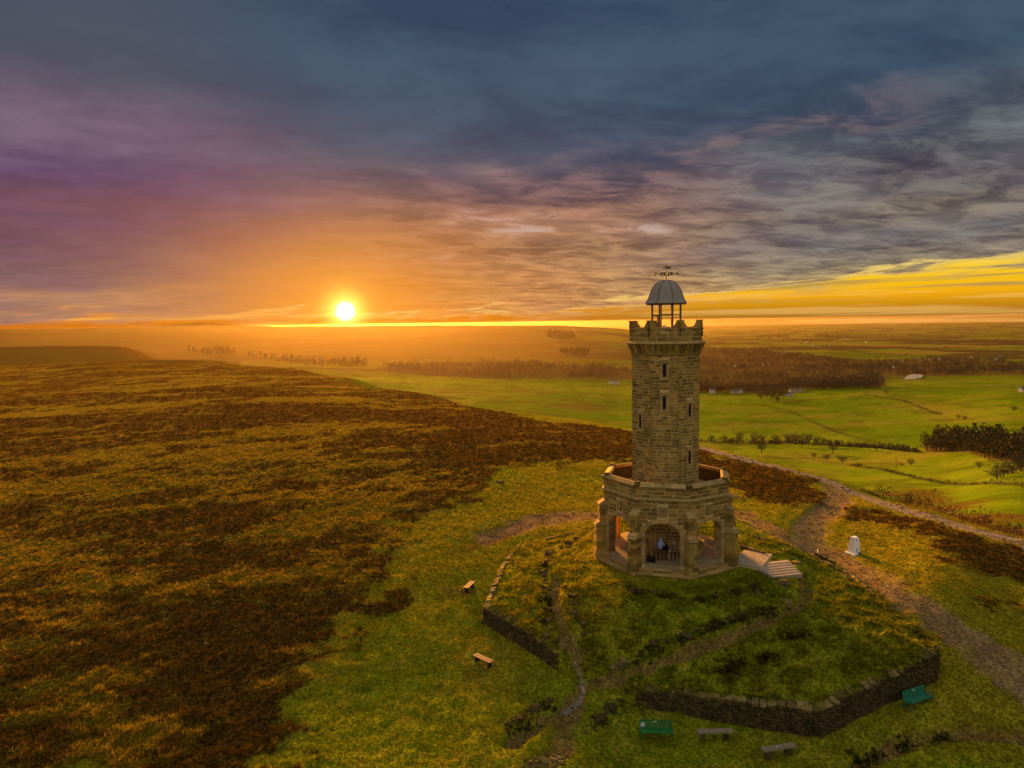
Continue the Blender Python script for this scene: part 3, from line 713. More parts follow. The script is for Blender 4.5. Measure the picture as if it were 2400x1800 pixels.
for i in range(20):
    a0, a1 = 2*PI*i/20, 2*PI*(i+1)/20
    for z in (-.11, .11): rg.tube((RR*math.cos(a0), RR*math.sin(a0), ZA+z), (RR*math.cos(a1), RR*math.sin(a1), ZA+z), .016, n=5)
    if i % 2 == 0: rg.box((RR*math.cos(a0), RR*math.sin(a0), ZA), (.03, .085, .20), a0)
rg.build('openwork_ring', M_IRON, wv)
sh = MB(); zc = 23.17
def VP(u, z, w): return armd*u + arn*w + Vector((0, 0, z))
sh.prism([(-.24, zc), (-.18, zc-.07), (.16, zc-.07), (.25, zc+.02), (.34, zc+.10), (.30, zc), (.34, zc-.08)], -.02, .02, VP)
sh.prism([(-.36, zc+.02), (-.24, zc-.02), (-.22, zc+.02)], -.015, .015, VP)
sh.tube(VP(.02, zc-.05, 0), VP(.06, zc+.36, 0), .014, n=5); sh.tube(VP(-.12, zc-.03, 0), VP(-.10, zc+.2, 0), .012, n=5)
sh.prism([(-.16, zc+.02), (0.0, zc+.03), (.05, zc+.30)], -.012, .012, VP); sh.prism([(.06, zc+.03), (.17, zc+.04), (.075, zc+.26)], -.012, .012, VP)
sh.build('ship_vane', M_IRON, wv)
# --- arcaded base
AO, TH = 4.74, .62
HS = AO*T22
AW, SPR, APX = 1.30, 3.12, 3.92          # half width of the arch, springing and crown
def arch_h(u):
    t = min(abs(u)/AW, 1.0); return SPR + (APX-SPR)*(1-t**2.4)**.62
def arch_pts(n=14): return [(AW*math.cos(PI*i/n), arch_h(AW*math.cos(PI*i/n))) for i in range(n+1)]
TOPW = 6.62
def arch_half(z):
    if z <= SPR: return AW
    if z >= APX: return 0.0
    lo, hi = 0.0, AW
    for _ in range(20):
        m_ = (lo+hi)/2; lo, hi = (m_, hi) if arch_h(m_) > z else (lo, m_)
    return lo
aw = MB()
for k in range(8):
    F = face_fn(k, AO); A = arch_pts()
    prof_ = [(AW, .0)] + A + [(-AW, .0)]
    for (u0, v0), (u1, v1) in zip(prof_[:-1], prof_[1:]):            # inner face of the arch
        aw.add([F(u0, v0, 0), F(u1, v1, 0), F(u1, v1, -TH), F(u0, v0, -TH)], [(3, 2, 1, 0)])
    for dpt in (0.0, -TH):
        hh = (AO+dpt)*T22; qs = []
        fl = (0, 1, 2, 3) if dpt == 0 else (3, 2, 1, 0)
        for s in (1, -1):
            a_u, b_u = (AW, hh) if s > 0 else (-hh, -AW)
            aw.add([F(a_u, 0, dpt), F(b_u, 0, dpt), F(b_u, SPR, dpt), F(a_u, SPR, dpt)], [fl])
        for (u0, v0), (u1, v1) in zip(A[:-1], A[1:]):
            aw.add([F(u1, v1, dpt), F(u0, v0, dpt), F(u0, TOPW if dpt == 0 else 5.5, dpt), F(u1, TOPW if dpt == 0 else 5.5, dpt)], [fl])
        zt = TOPW if dpt == 0 else 5.5
        for s in (1, -1):
            a_u, b_u = (AW, hh) if s > 0 else (-hh, -AW)
            aw.add([F(a_u, SPR, dpt), F(b_u, SPR, dpt), F(b_u, zt, dpt), F(a_u, zt, dpt)], [fl])
arc = aw.build('arcade_wall', M_MORTAR, TW)
def arch_hole(k):
    def f(a, b):
        out = []
        if a < APX+.20:
            w = arch_half(max(a-.10, 0)) if a < APX else .0
            w2 = max(w, arch_half(a)); w2 = (w2+.30) if a < SPR else (w2+.34)
            out.append((-w2, w2))
        if k in (0, 1, 7) and b > 4.35 and a < 5.2: out.append((-.40, .40))
        return out
    return f
for k in range(8):
    lay('base', k, AO, HS+.03, .05, 5.60, arch_hole(k), .29, .36, .80)
    lay('base', k, AO, HS+.03, 5.82, 6.60, None, .26, .45, .9)
    F = face_fn(k, AO)
    # arch stones
    A = arch_pts(12)
    for (u0, v0), (u1, v1) in zip(A[:-1], A[1:]):
        def outp(u, v):
            d = Vector((u*.75, (v-SPR)+.45)); d.normalize(); return (u+d.x*.30, v+d.y*.30)
        o0, o1 = outp(u0, v0), outp(u1, v1)
        MB().prism([(u0, v0), o0, o1, (u1, v1)][::-1], -TH-.01, .045, F).build('voussoir', M_STONE2, arc)
    for s in (-1, 1):
        zz = FLOOR
        for h in (.42, .38, .44, .40, .40, SPR-FLOOR-2.04):
            a, b = sorted((s*AW, s*(AW+.29))); MB().prism([(a, zz+.007), (b, zz+.007), (b, zz+h-.007), (a, zz+h-.007)], -TH-.008, .045, F).build('jamb_stone', M_STONE2, arc); zz += h
    # carved shield over the arch
    if k in (0, 1, 7):
        sd = MB().prism([(-.34, 4.40), (.34, 4.40), (.34, 5.18), (-.34, 5.18)], -.02, .06, F).build('carved_panel', M_STONE, arc)
        MB().prism([(0, 4.46), (.20, 4.62), (.25, 4.85), (.25, 5.10), (-.25, 5.10), (-.25, 4.85), (-.20, 4.62)], .06, .14, F).build('shield', M_STONE2, sd)
        MB().box(F(0, 4.86, .15), (.06, .05, .42), k*PI/4).box(F(0, 4.94, .15), (.34, .045, .07), k*PI/4).build('emblem', M_STONE, sd)
# string course and parapet coping in pieces
MB().ring([oct_pts(AO+.02, 5.58), oct_pts(AO+.17, 5.66), oct_pts(AO+.17, 5.74), oct_pts(AO+.01, 5.84)], (False, False)).build('string_course', M_STONE2, TW)
pin = MB()
for k in range(8):
    F = face_fn(k, AO-.36); pin.add([F(-(AO-.36)*T22, 5.5, 0), F((AO-.36)*T22, 5.5, 0), F((AO-.36)*T22, TOPW, 0), F(-(AO-.36)*T22, TOPW, 0)], [(3, 2, 1, 0)])
    F = face_fn(k, AO); pin.add([F(-HS, TOPW, 0), F(HS, TOPW, 0), F((AO-.36)*T22, TOPW, -.36), F(-(AO-.36)*T22, TOPW, -.36)], [(0, 1, 2, 3)])
pin.build('parapet_lining', mat('shaded_lining_stone', (.085, .062, .022), .95, .35, 5, (.05, .045, .014), (.45, .7)), TW)  # lining stone darkened in colour so the terrace interior reads as shaded
MB().ring([oct_pts(AO-.10, 5.45), oct_pts(AO-.10, 5.56)]).build('terrace_deck', mat('terrace_paving', (.30, .23, .14), .9, .2, 4), TW)
for k in range(8):
    F = face_fn(k, AO); nseg = 3; hw = HS-.26
    for j in range(nseg):
        a, b = -hw+2*hw*j/nseg+.012, -hw+2*hw*(j+1)/nseg-.012
        vs = [F(a, TOPW, .12), F(b, TOPW, .12), F(b, TOPW, -.46), F(a, TOPW, -.46), F(a, TOPW+.07, .12), F(b, TOPW+.07, .12), F(b, TOPW+.26, -.30), F(a, TOPW+.26, -.30), F(b, TOPW+.24, -.46), F(a, TOPW+.24, -.46)]
        MB().add(vs, [(3,2,1,0), (0,1,5,4), (4,5,6,7), (7,6,8,9), (2,3,9,8), (1,2,8,6,5), (0,4,7,9,3)]).build('coping_stone', M_STONE2, arc)
    a = PI/8+k*PI/4; R = AO/math.cos(PI/8)
    for r_, z_, sx_, sy_, sz_ in ((R-.16, TOPW+.10, .46, .62, .22), (R-.24, TOPW+.29, .34, .42, .18)):
        place(COPES[k % 8], 'corner_stone', TRS((r_*math.sin(a), -r_*math.cos(a), z_), a, (sx_, sy_, sz_)), arc)
# buttresses
for k in range(8):
    a = PI/8+k*PI/4; ux, uy, nx_, ny_ = math.cos(a), math.sin(a), math.sin(a), -math.cos(a)
    F = lambda u, v, d: Vector((ux*u+nx_*d, uy*u+ny_*d, v))
    b = MB(); z = .0; i = 0
    while z < 4.50:
        h = .30 if z < 4.2 else 4.50-z; out = 5.86 if z < 2.80 else 5.56; w = .33 if z < 2.80 else .29
        if z < .80: out += .06; w += .04
        e_ = .012*((i*7) % 3-1); split = (i % 2)*.16-.08
        b.prism([(-w+e_, z+.006), (split-.006, z+.006), (split-.006, z+h-.006), (-w+e_, z+h-.006)], 4.6, out+.012*((i*5) % 3-1), F)
        b.prism([(split+.006, z+.006), (w+e_, z+.006), (w+e_, z+h-.006), (split+.006, z+h-.006)], 4.6, out+.012*((i*3) % 3-1), F); z += h; i += 1
    b.prism([(-.27, .0), (.27, .0), (.27, 4.5), (-.27, 4.5)], 4.55, 5.50, F)
    bo = b.build('buttress', M_STONE, TW)
    for z0, z1, o0, o1, w in ((2.80, 3.24, 5.94, 5.50, .36), (4.50, 4.92, 5.64, 5.08, .33)):
        vs = [F(-w, z0, o0), F(w, z0, o0), F(w, z0, 4.9), F(-w, z0, 4.9), F(-w, z0+.07, o0), F(w, z0+.07, o0), F(w, z1, o1), F(-w, z1, o1), F(w, z1, 4.9), F(-w, z1, 4.9)]
        MB().add(vs, [(3,2,1,0), (0,1,5,4), (4,5,6,7), (7,6,8,9), (2,3,9,8), (1,2,8,6,5), (0,4,7,9,3)]).build('weathering_slab', M_STONE2, bo)
# floor, ceiling, steps, bench round the core
MB().ring([oct_pts(AO-.02, .0), oct_pts(AO-.02, FLOOR)]).build('floor', mat('worn_paving', (.33, .25, .15), .9, .2, 3.0, (.24, .18, .10), (.45, .7)), TW)
MB().ring([oct_pts(AO-.5, 5.30), oct_pts(AO-.5, 5.44)]).build('ceiling', M_STONE, TW)
for k in range(8):
    for j, (ap0, zt) in enumerate(((5.58, .22), (5.16, .46))):
        F = face_fn(k, 0); w = ap0*T22-.30
        for s in range(3):
            a, b = -w+2*w*s/3+.006, -w+2*w*(s+1)/3-.006
            st_ = MB().prism([(a, -.25 if j == 0 else .2), (b, -.25 if j == 0 else .2), (b, zt-.075), (a, zt-.075)], 4.6, ap0-.05, F).build('step', M_STONE, TW)
            MB().prism([(a, zt-.072), (b, zt-.072), (b, zt), (a, zt)], 4.6, ap0, F).build('tread', M_STONE2, st_)
    F = face_fn(k, SH); MB().prism([(-1.0, FLOOR), (1.0, FLOOR), (1.0, FLOOR+.45), (-1.0, FLOOR+.45)], .0, .48, F).build('stone_seat', M_STONE2, TW)
# water spout at the right-hand corner
a = PI/8+1*PI/4; gx_, gy_ = math.sin(a), -math.cos(a); R = AO/math.cos(PI/8)
sp = MB(); prev = None
pr_ = [(R-.1, 5.70, .12), (R+.25, 5.62, .11), (R+.55, 5.56, .10), (R+.78, 5.60, .12), (R+.92, 5.58, .07)]
sp.ring([[Vector((gx_*r_, gy_*r_, z_)) + Vector((math.cos(a)*math.cos(t_), math.sin(a)*math.cos(t_), math.sin(t_)))*w_ for t_ in [2*PI*i/8 for i in range(8)]] for r_, z_, w_ in pr_])
sp.build('gargoyle', M_STONE2, TW)
# --- squared stones: those seen largest are pieces of their own, the rest joined
front = [s for s in stones if s[0] in ('shaft', 'base') and s[1] in (0, 1, 7)]
sf = sorted([s for s in front if s[0] == 'shaft' and s[1] in (0, 1)], key=lambda s: -s[3])[:165]
bf = sorted([s for s in front if s[0] == 'base'], key=lambda s: -s[3])[:125]
pick = set(id(s) for s in sf+bf)
for i, s in enumerate(sf): place(BLOCKS[i % 8], 'stone', s[4], core)
for i, s in enumerate(bf): place(BLOCKS[i % 8], 'stone', s[4], arc)
rest = [s for s in stones if id(s) not in pick]
joined('stonework', BLOCKS, [(i % 8, s[4]) for i, s in enumerate(rest) if s[0] in ('shaft', 'core', 'parapet')], M_STONE, core, kind='stuff')
joined('stonework', BLOCKS, [(i % 8, s[4]) for i, s in enumerate(rest) if s[0] == 'base'], M_STONE, arc, kind='stuff')
print('stones', len(stones))

# ================================================================== NEAR THINGS
ORD = ['first', 'second', 'third', 'fourth', 'fifth', 'sixth', 'seventh', 'eighth', 'ninth', 'tenth', 'eleventh', 'twelfth', 'thirteenth', 'fourteenth', 'fifteenth', 'sixteenth', 'seventeenth', 'eighteenth', 'nineteenth', 'twentieth']
rn = random.Random(23)
def gz_at(x, y): return ground_z(x, y)
# ---- dry stone retaining walls round the mound
def dry_wall(name, label, V, Hs, thick=.5, cope=(.38, .58), cap=True, closed=False, face=True):
    V = [Vector((p[0], p[1], 0)) for p in V]; root = empty(name, (V[0].x, V[0].y, gz_at(V[0].x, V[0].y)), 0, label, 'wall')
    inv = Matrix.Translation(-Vector(root.location)); facex, body = [], MB(); k = 0
    cen = Vector((TOWER[0], TOWER[1], 0))
    for (a, b), (h0, h1) in zip(zip(V[:-1], V[1:]), zip(Hs[:-1], Hs[1:])):
        d = b-a; L = d.length; d.normalize(); n = Vector((d.y, -d.x, 0))
        if n.dot((a+b)/2-cen) < 0: n = -n
        rz = math.atan2(d.y, d.x); st = max(1, int(L/1.0)); zf = []
        for i in range(st+1):
            p = a+d*(L*i/st); zf.append(float(base_z(np.array([p.x+n.x*.3]), np.array([p.y+n.y*.3]))[0]))
        for i in range(st):
            u0, u1 = L*i/st, L*(i+1)/st; zA, zB = zf[i], zf[i+1]; hA, hB = h0+(h1-h0)*i/st, h0+(h1-h0)*(i+1)/st
            q = lambda u, s, z: inv @ (a+d*u+n*s+Vector((0, 0, z)))
            body.add([q(u0, .10, zA-.4), q(u1, .10, zB-.4), q(u1, -thick, zB-.4), q(u0, -thick, zA-.4), q(u0, -.02, zA+hA-.03), q(u1, -.02, zB+hB-.03), q(u1, -thick, zB+hB-.03), q(u0, -thick, zA+hA-.03)],
                     [(3,2,1,0),(4,5,6,7),(0,1,5,4),(1,2,6,5),(2,3,7,6),(3,0,4,7)])
        if face:
            z = -.1
            while z < max(h0, h1)-.02:
                ch = rn.uniform(.10, .18); u = rn.uniform(-.1, 0)
                while u < L:
                    w = rn.uniform(.16, .42); t = min(max((u+w/2)/L, 0), 1); hh = h0+(h1-h0)*t
                    if z+ch*.5 < hh:
                        zb = np.interp(t*st, range(st+1), zf); off = .10-.12*(z/max(hh, .3))
                        c = a+d*(u+w/2)+n*(off-.02+rn.uniform(-.02, .035))+Vector((0, 0, zb+z+ch/2))
                        facex.append((k % 8, TRS(inv @ c, rz+rn.uniform(-.06, .06), (w-.015, .24, ch-.012), ry=rn.uniform(-.04, .04)))); k += 1
                    u += w
                z += ch
        if cap:
            u = 0
            while u < L-.1:
                w = min(rn.choice((.7, .85, 1.0, 1.0, 1.25))*rn.uniform(*cope), L-u); t = (u+w/2)/L; zb = np.interp(t*st, range(st+1), zf); hh = h0+(h1-h0)*t
                hgt = rn.uniform(.09, .25); c = a+d*(u+w/2)+n*(-thick*.42+rn.uniform(-.05, .05))+Vector((0, 0, zb+hh+hgt*.35))
                place(COPES[k % 8], 'coping_stone', TRS(inv @ c, rz+rn.uniform(-.10, .10), (w-.02, thick*rn.uniform(.85, 1.15), hgt), rx=(1 if n.dot(Vector((-math.sin(rz), math.cos(rz), 0))) < 0 else -1)*rn.uniform(.10, .34), ry=rn.uniform(-.07, .07)), root); k += 1
                u += w
    body.build('wall_core', M_DRY, root)
    if facex: joined('face_stones', RUBBLE, facex, M_DRY, root, kind='stuff')
    return root
dry_wall('dry_stone_wall', 'low dry stone wall at the left corner of the mound, ending at the dirt path', MP[0:3], MH[0:3])
dry_wall('dry_stone_wall', 'long dark dry stone retaining wall with pale coping across the foot of the mound', MP[5:11], MH[5:11]+.12, .55, (.5, .8))
dry_wall('dry_stone_wall', 'thin line of coping stones along the right edge of the mound beside the gravel track', MP[[10, 11, 12, 13, 14]], MH[[10, 11, 12, 13, 14]]*[1, .9, .8, .6, .5], .34, (.4, .8))
dry_wall('dry_stone_wall', 'crumbling low kerb wall along the upper left edge of the mound', MP[[17, 18, 19, 20, 0]], MH[[17, 18, 19, 20, 0]]*[.6, .8, .9, 1, 1], .36, (.3, .7))
# ---- rows of edging stones on the mound
def edging(label, L, n, size, pale=False, spread=.25):
    P = pts(L); root = empty('stone_edging', at(*L[0]), 0, label, 'stones'); inv = Matrix.Translation(-Vector(root.location))
    seg = np.concatenate([[0], np.cumsum(np.hypot(*np.diff(P, axis=0).T))])
    for i in range(n):
        s = seg[-1]*(i+rn.uniform(.1, .9))/n; x, y = np.interp(s, seg, P[:, 0]), np.interp(s, seg, P[:, 1])
        x += rn.uniform(-spread, spread); y += rn.uniform(-spread, spread); q = size*rn.choice((.35, .5, .6, .8, 1.1))
        place((COPES if pale else RUBBLE)[rn.randrange(8)], 'stone', TRS(inv @ Vector((x, y, gz_at(x, y)+q*.14)), rn.uniform(0, 6), (q*rn.uniform(.9, 1.5), q*rn.uniform(.6, 1.0), q*rn.uniform(.4, .85)), rn.uniform(-.3, .3), rn.uniform(-.3, .3)), root)
    return root
edging('dark upright stones along the upper left terrace beside the tower', [(1278,1342),(1284,1300),(1300,1288),(1335,1272),(1356,1262)], 16, .55)
edging('dark stones edging the right side of the steep dirt path', [(1334,1385),(1346,1415),(1356,1455),(1378,1505),(1392,1545),(1400,1560)], 26, .50)
edging('scattered stones edging the left side of the steep dirt path', [(1270,1340),(1275,1400),(1278,1440),(1283,1478),(1300,1545),(1308,1575)], 16, .42)
edging('pale flat stones at the fork of the dirt paths', [(1408,1588),(1425,1578),(1445,1568),(1462,1562)], 6, .62, True, .12)
edging('dark stones poking from the eroded terrace lip above the long dirt path', [(1490,1545),(1560,1512),(1620,1490),(1700,1460),(1800,1425)], 22, .42)
edging('scattered stones along the terrace lip in front of the tower steps', [(1440,1380),(1500,1392),(1600,1402),(1700,1405),(1780,1385)], 14, .36)
edging('low stones lining the left bank of the lower path', [(1180,1710),(1215,1690),(1250,1668),(1297,1645)], 14, .45)
edging('mossy stones lining the right bank of the lower path', [(1375,1725),(1395,1690),(1430,1662),(1470,1645)], 15, .42)
edging('loose stones in the trodden mud at the bottom edge of the path', [(1255,1790),(1285,1780),(1310,1772),(1330,1790)], 8, .35, True)
for i, (px, py, q, lab) in enumerate(((1842, 1420, .75, 'pointed pale boulder beside the bend of the long dirt path'), (1836, 1368, .6, 'pale flat stone at the foot of the flagstone steps'), (1866, 1325, .55, 'round pale stone beside the trampled ground right of the steps'), (1318, 1512, .5, 'upright pale stone standing on the left wall of the mound'), (1172, 1132, .7, 'pale rock lying alone on the heather moor'), (960, 1198, .35, 'small pale rock at the heather edge on the left'), (2022, 1140, .8, 'pale boulder at the junction of track and lane'), (484, 1512, .3, 'small pale rock in the foreground heather'))):
    p = at(px, py); o = place(COPES[(i*3) % 8], 'boulder', TRS(p + Vector((0, 0, q*.15)), rn.uniform(0, 6), (q*1.4, q*.9, q*.6), .1, .15), None); tag(o, lab, 'rock')

# ---- benches
M_GREEN = mat('green_painted_metal', (.014, .155, .035), .45, .15, 9, (.010, .10, .025), (.5, .75), spec=.5)
M_TEAL = mat('teal_green_painted_metal', (.014, .185, .105), .5, .15, 9, (.010, .11, .065), (.5, .75), spec=.5)
M_PLANK = mat('weathered_grey_timber', (.235, .185, .125), .85, .22, 8, (.15, .12, .07), (.5, .75), .004)
M_BROWN = mat('pinkish_brown_timber', (.165, .105, .088), .75, .18, 8, (.12, .075, .06), (.5, .75))
M_BLUE = mat('blue_and_white_notice', (.35, .50, .80), .6, .1, 20, (.75, .8, .85), (.45, .55))
M_PLATE = mat('pale_metal_plaque', (.55, .55, .48), .5, .08)
def frame_at(pa, pb, face=1):
    a, b = at(*pa), at(*pb); d = b-a; rz = math.atan2(d.y, d.x); c = (a+b)/2; return c, rz + (PI if face < 0 else 0), Vector((d.x, d.y)).length
def garden_bench(c, rz, L, m, label, notice):
    r = empty('park_bench', c, rz, label, 'bench', 'green painted benches below the mound wall')   # local -y is the front
    for s in (-1, 1):
        e = MB(); x = s*(L/2-.06)
        e.box((x, -.24, .22), (.05, .05, .44)).box((x, .22, .22), (.05, .06, .44)).box((x, -.01, .43), (.05, .50, .05)).box((x, -.05, .64), (.05, .42, .04)).box((x, -.24, .53), (.04, .04, .20))
        e.prism([(.20, .42), (.26, .42), (.37, .90), (.31, .90)], x-.025, x+.025, lambda u, v, d: Vector((d, u, v))); e.build('end_frame', m, r)
    slat = MB().box((0, 0, 0), (L-.10, .085, .03)).mesh('seat_slat', m); vs = MB().box((0, 0, 0), (.055, .02, .44)).mesh('back_slat', m)
    for i in range(5): place(slat, 'seat_slat', Matrix.Translation((0, -.22+.10*i, .47-.006*i)), r)
    nb = 24
    for i in range(nb): place(vs, 'back_slat', Matrix.Translation((-L/2+.1+(L-.2)*i/(nb-1), .285, .68)) @ Matrix.Rotation(-.2, 4, 'X'), r)
    for z, y in ((.47, .245), (.89, .33)): MB().box((0, y, z), (L-.06, .045, .055)).build('back_rail', m, r)
    MB().box((-.03, .297, .83), (.20, .012, .075)).build('plaque', M_PLATE, r)
    if notice:
        for x in (-L/2+.17, -L/2+.30): MB().box((x, .255, .66), (.105, .008, .24), 0, ).build('notice', M_BLUE, r, label='blue and white notice fixed to the bench back')
    return r
c, rz, L = frame_at((1498, 1733), (1578, 1737)); garden_bench(c, rz, L, M_GREEN, 'dark green park bench with blue notices on its back, left below the wall', True)
c, rz, L = frame_at((2131, 1668), (2172, 1646)); garden_bench(c + Vector((0, 0, 0)), rz, 1.9, M_TEAL, 'teal green bench set against the right end of the mound wall', False)
def plank_bench(c, rz, L, label, plaque, legs=.16):
    r = empty('plank_bench', c, rz, label, 'bench', 'backless timber plank benches')
    b = MB().box((0, 0, .46), (L, .40, .09)); o = b.build('seat', M_PLANK, r)
    for s in (-1, 1): MB().box((s*L*.32, 0, .205), (legs, .30, .41)).build('leg', M_DRY, r)
    if plaque: MB().box((-.06, .02, .508), (.11, .08, .008)).build('plaque', M_PLATE, r)
c, rz, L = frame_at((1634, 1735), (1716, 1734)); plank_bench(c, rz, 2.0, 'brown plank bench on stone legs between the green bench and the pale plank bench', False)
c, rz, L = frame_at((1788, 1785), (1860, 1762)); plank_bench(c, rz, 1.95, 'pale grey plank bench with a small plaque, nearest the bottom edge', True, .34)
def slat_bench(pa, pb, label):
    c, rz, L = frame_at(pa, pb); L = min(max(L, 1.5), 1.9); r = empty('slatted_bench', c, rz, label, 'bench', 'brown two-slat benches on the grass')
    for s in (-1, 1): MB().box((0, s*.115, .47), (L, .20, .045)).build('seat_slat', M_BROWN, r)
    for s in (-1, 1): MB().box((s*L*.36, 0, .22), (.07, .34, .44)).build('leg', M_IRON, r)
slat_bench((1093, 1394), (1107, 1376), 'brown two-slat bench further up the grass slope, left of the mound')
slat_bench((1113, 1551), (1153, 1573), 'brown two-slat bench lower on the grass slope below the left wall corner')

# ---- trig pillar
p = at(2002, 1297); tp = empty('trig_pillar', p, R_(18), 'white painted tapering trig pillar standing beside the gravel track', 'trig pillar')
def sq(w, z): return [Vector((s*w, t*w, z)) for s, t in ((-1, -1), (1, -1), (1, 1), (-1, 1))]
MB().ring([sq(.41, -.1), sq(.40, .08), sq(.36, .10), sq(.225, 1.38), sq(.19, 1.42)]).build('pillar', M_WHITE, tp)
MB().ring([sq(.54, -.15), sq(.52, .05)]).build('footing', M_WHITE, tp)
MB().tube((-.05, -.22, 1.2), (-.05, -.255, 1.2), .055, n=10).build('sighting_hole', M_DARK, tp)
MB().box((-.08, -.325, .36), (.09, .03, .17)).build('flush_bracket', mat('bracket_brass', (.10, .10, .09), .6), tp)
MB().tube((.1, -.30, .5), (.1, -.33, .5), .028, n=8).build('vent_hole', M_DARK, tp)

# ---- flagstone path and steps right of the tower
A0, A1 = at(1730, 1309), at(1798, 1319); fd = Vector((A1.x-A0.x, A1.y-A0.y, 0)); FL = fd.length; fd.normalize(); fn = Vector((-fd.y, fd.x, 0)); frz = math.atan2(fd.y, fd.x)
FW = 3.7
fp = empty('flagstone_path', (A0.x, A0.y, FZ), frz); fp['kind'] = 'structure'; fp['label'] = 'pale flagstone path leading to the tower'
MB().box((FL/2, 0, -.28), (FL, FW, .5)).build('bedding', M_MORTAR, fp)
flag = rock_mesh('flag', M_FLAG, 5, 1, .015, .03); y = -FW/2; rr = 0
while y < FW/2-.05:
    w = FW/7; x = 0
    while x < FL-.02:
        l = .62 if x > 0 or rr % 2 == 0 else .33; l = min(l, FL-x)
        if FL-x-l < .15: l = FL-x
        place(flag, 'paving_flag', TRS((x+l/2, y+w/2, rn.uniform(-.004, .004)), 0, (l-.022, w-.022, .08)), fp); x += l
    y += w; rr += 1
B1 = at(1846, 1352); B0 = A1; sd_ = Vector((B1.x-B0.x, B1.y-B0.y, 0)); SL = sd_.length; sd_.normalize(); srz = math.atan2(sd_.y, sd_.x)
zend = FEND; ns = 6
stp = empty('stone_steps', (B0.x, B0.y, FZ), srz); stp['kind'] = 'structure'; stp['label'] = 'worn stone steps going down from the flagstone path'
for i in range(ns):
    z = (zend-FZ)*(i+.6)/ns; x0 = .12+(SL-.12)*i/ns; l = (SL-.12)/ns
    for j in range(2):
        wj = FW*.46-.085*i; place(flag, 'step', TRS((x0+l/2, (j-.5)*wj, z-.16), 0, (l+.02, wj-.02, .34)), stp)
# timber and stone kerbs behind the flags
def kerb(L, label, h=.22, w=.20, m=M_COPE):
    a, b = at(*L[0]), at(*L[1]); d = b-a; c = (a+b)/2; o = empty('stone_kerb', (c.x, c.y, min(a.z, b.z)), math.atan2(d.y, d.x), label, 'kerb'); n = max(3, int(d.length/.6)); tilt = math.atan2(d.z, Vector((d.x, d.y)).length)
    for i in range(n):
        t = (i+.5)/n-.5; place(COPES[i % 8], 'kerb_stone', TRS((d.length*t, 0, abs(a.z-b.z)/2+d.z*t+h*.35), 0, (d.length/n-.02, w, h), 0, -tilt), o)
kerb([(1752, 1256), (1796, 1271)], 'short stone kerb between the gravel track and the rough bank behind the flagstones')
kerb([(1735, 1284), (1792, 1303)], 'turf-topped kerb along the back edge of the flagstone path', .30, .25)
kerb([(1910, 1302), (1958, 1324)], 'long low kerb at the track edge left of the white pillar', .34, .30)
p = at(1917, 1300); o = MB().box((0, 0, .22), (.09, .09, .5)).build('marker_post', M_WHITE); o.location = p; tag(o, 'tiny pale marker post at the end of the long low kerb', 'post')

# ---- people
def grow(name, J, E, R, mats, parent, region=None, sub=1):
    """one continuous skinned body: J joints, E bones, R radii"""
    keys = list(J); me = bpy.data.meshes.new(name); me.from_pydata([J[k] for k in keys], [(keys.index(a), keys.index(b)) for a, b in E], [])
    o = bpy.data.objects.new(name, me); COL.objects.link(o)
    o.modifiers.new('s', 'SKIN'); s = o.modifiers.new('d', 'SUBSURF'); s.levels = s.render_levels = sub
    sv = me.skin_vertices[0].data
    for i, k in enumerate(keys): r = R[k]; sv[i].radius = (r, r) if not isinstance(r, tuple) else r; sv[i].use_root = (i == 0)
    dg = bpy.context.evaluated_depsgraph_get(); nm = bpy.data.meshes.new_from_object(o.evaluated_get(dg)); bpy.data.objects.remove(o); nm.name = name
    nm.materials.clear()
    for m in mats: nm.materials.append(m)
    if region:
        for pl in nm.polygons: pl.material_index = region(pl.center)
    nm.polygons.foreach_set('use_smooth', [True]*len(nm.polygons))
    return link(nm, name, parent)
M_SKIN = mat('skin', (.45, .27, .19), .6, .06)
def cloth(n, c): return mat(n, c, .85, .15, 14, bump=.004)
def head_mesh(c, f, hair, parent, hat=None):
    """face details and hair or hat on a head at c looking along f"""
    f = Vector(f).normalized(); s = Vector((-f.y, f.x, 0)).normalized(); u = Vector((0, 0, 1))
    b = MB(); b.tube(c+f*.095+u*-.005, c+f*.125+u*-.03, .012, .018, 6)
    b.build('nose', M_SKIN, parent)
    for q in (-1, 1):
        MB().tube(c+f*.088+s*.034*q+u*.02, c+f*.10+s*.034*q+u*.02, .011, .009, 6).build('eye', M_DARK, parent)
        MB().tube(c+s*.083*q+u*-.03-f*.005, c+s*.086*q+u*.03-f*.01, .016, .02, 6).build('ear', M_SKIN, parent)
    MB().box(c+f*.094-u*.062, (.045, .02, .010), math.atan2(s.y, s.x)).build('mouth', mat('lips', (.30, .11, .09), .6), parent)
    h = MB(); rings = []
    for i, (zz, rr) in enumerate(((-.07, .088), (-.02, .107), (.04, .110), (.09, .090), (.125, .05), (.135, .01))):
        rings.append([c - f*(.022 if zz < .06 else .008) + u*zz + (f*math.cos(2*PI*j/10)*(1 if math.cos(2*PI*j/10) < .3 or zz > .06 else .35) + s*math.sin(2*PI*j/10))*rr for j in range(10)])
    h.ring(rings); h.build('hat' if hat else 'hair', hat or hair, parent, True)
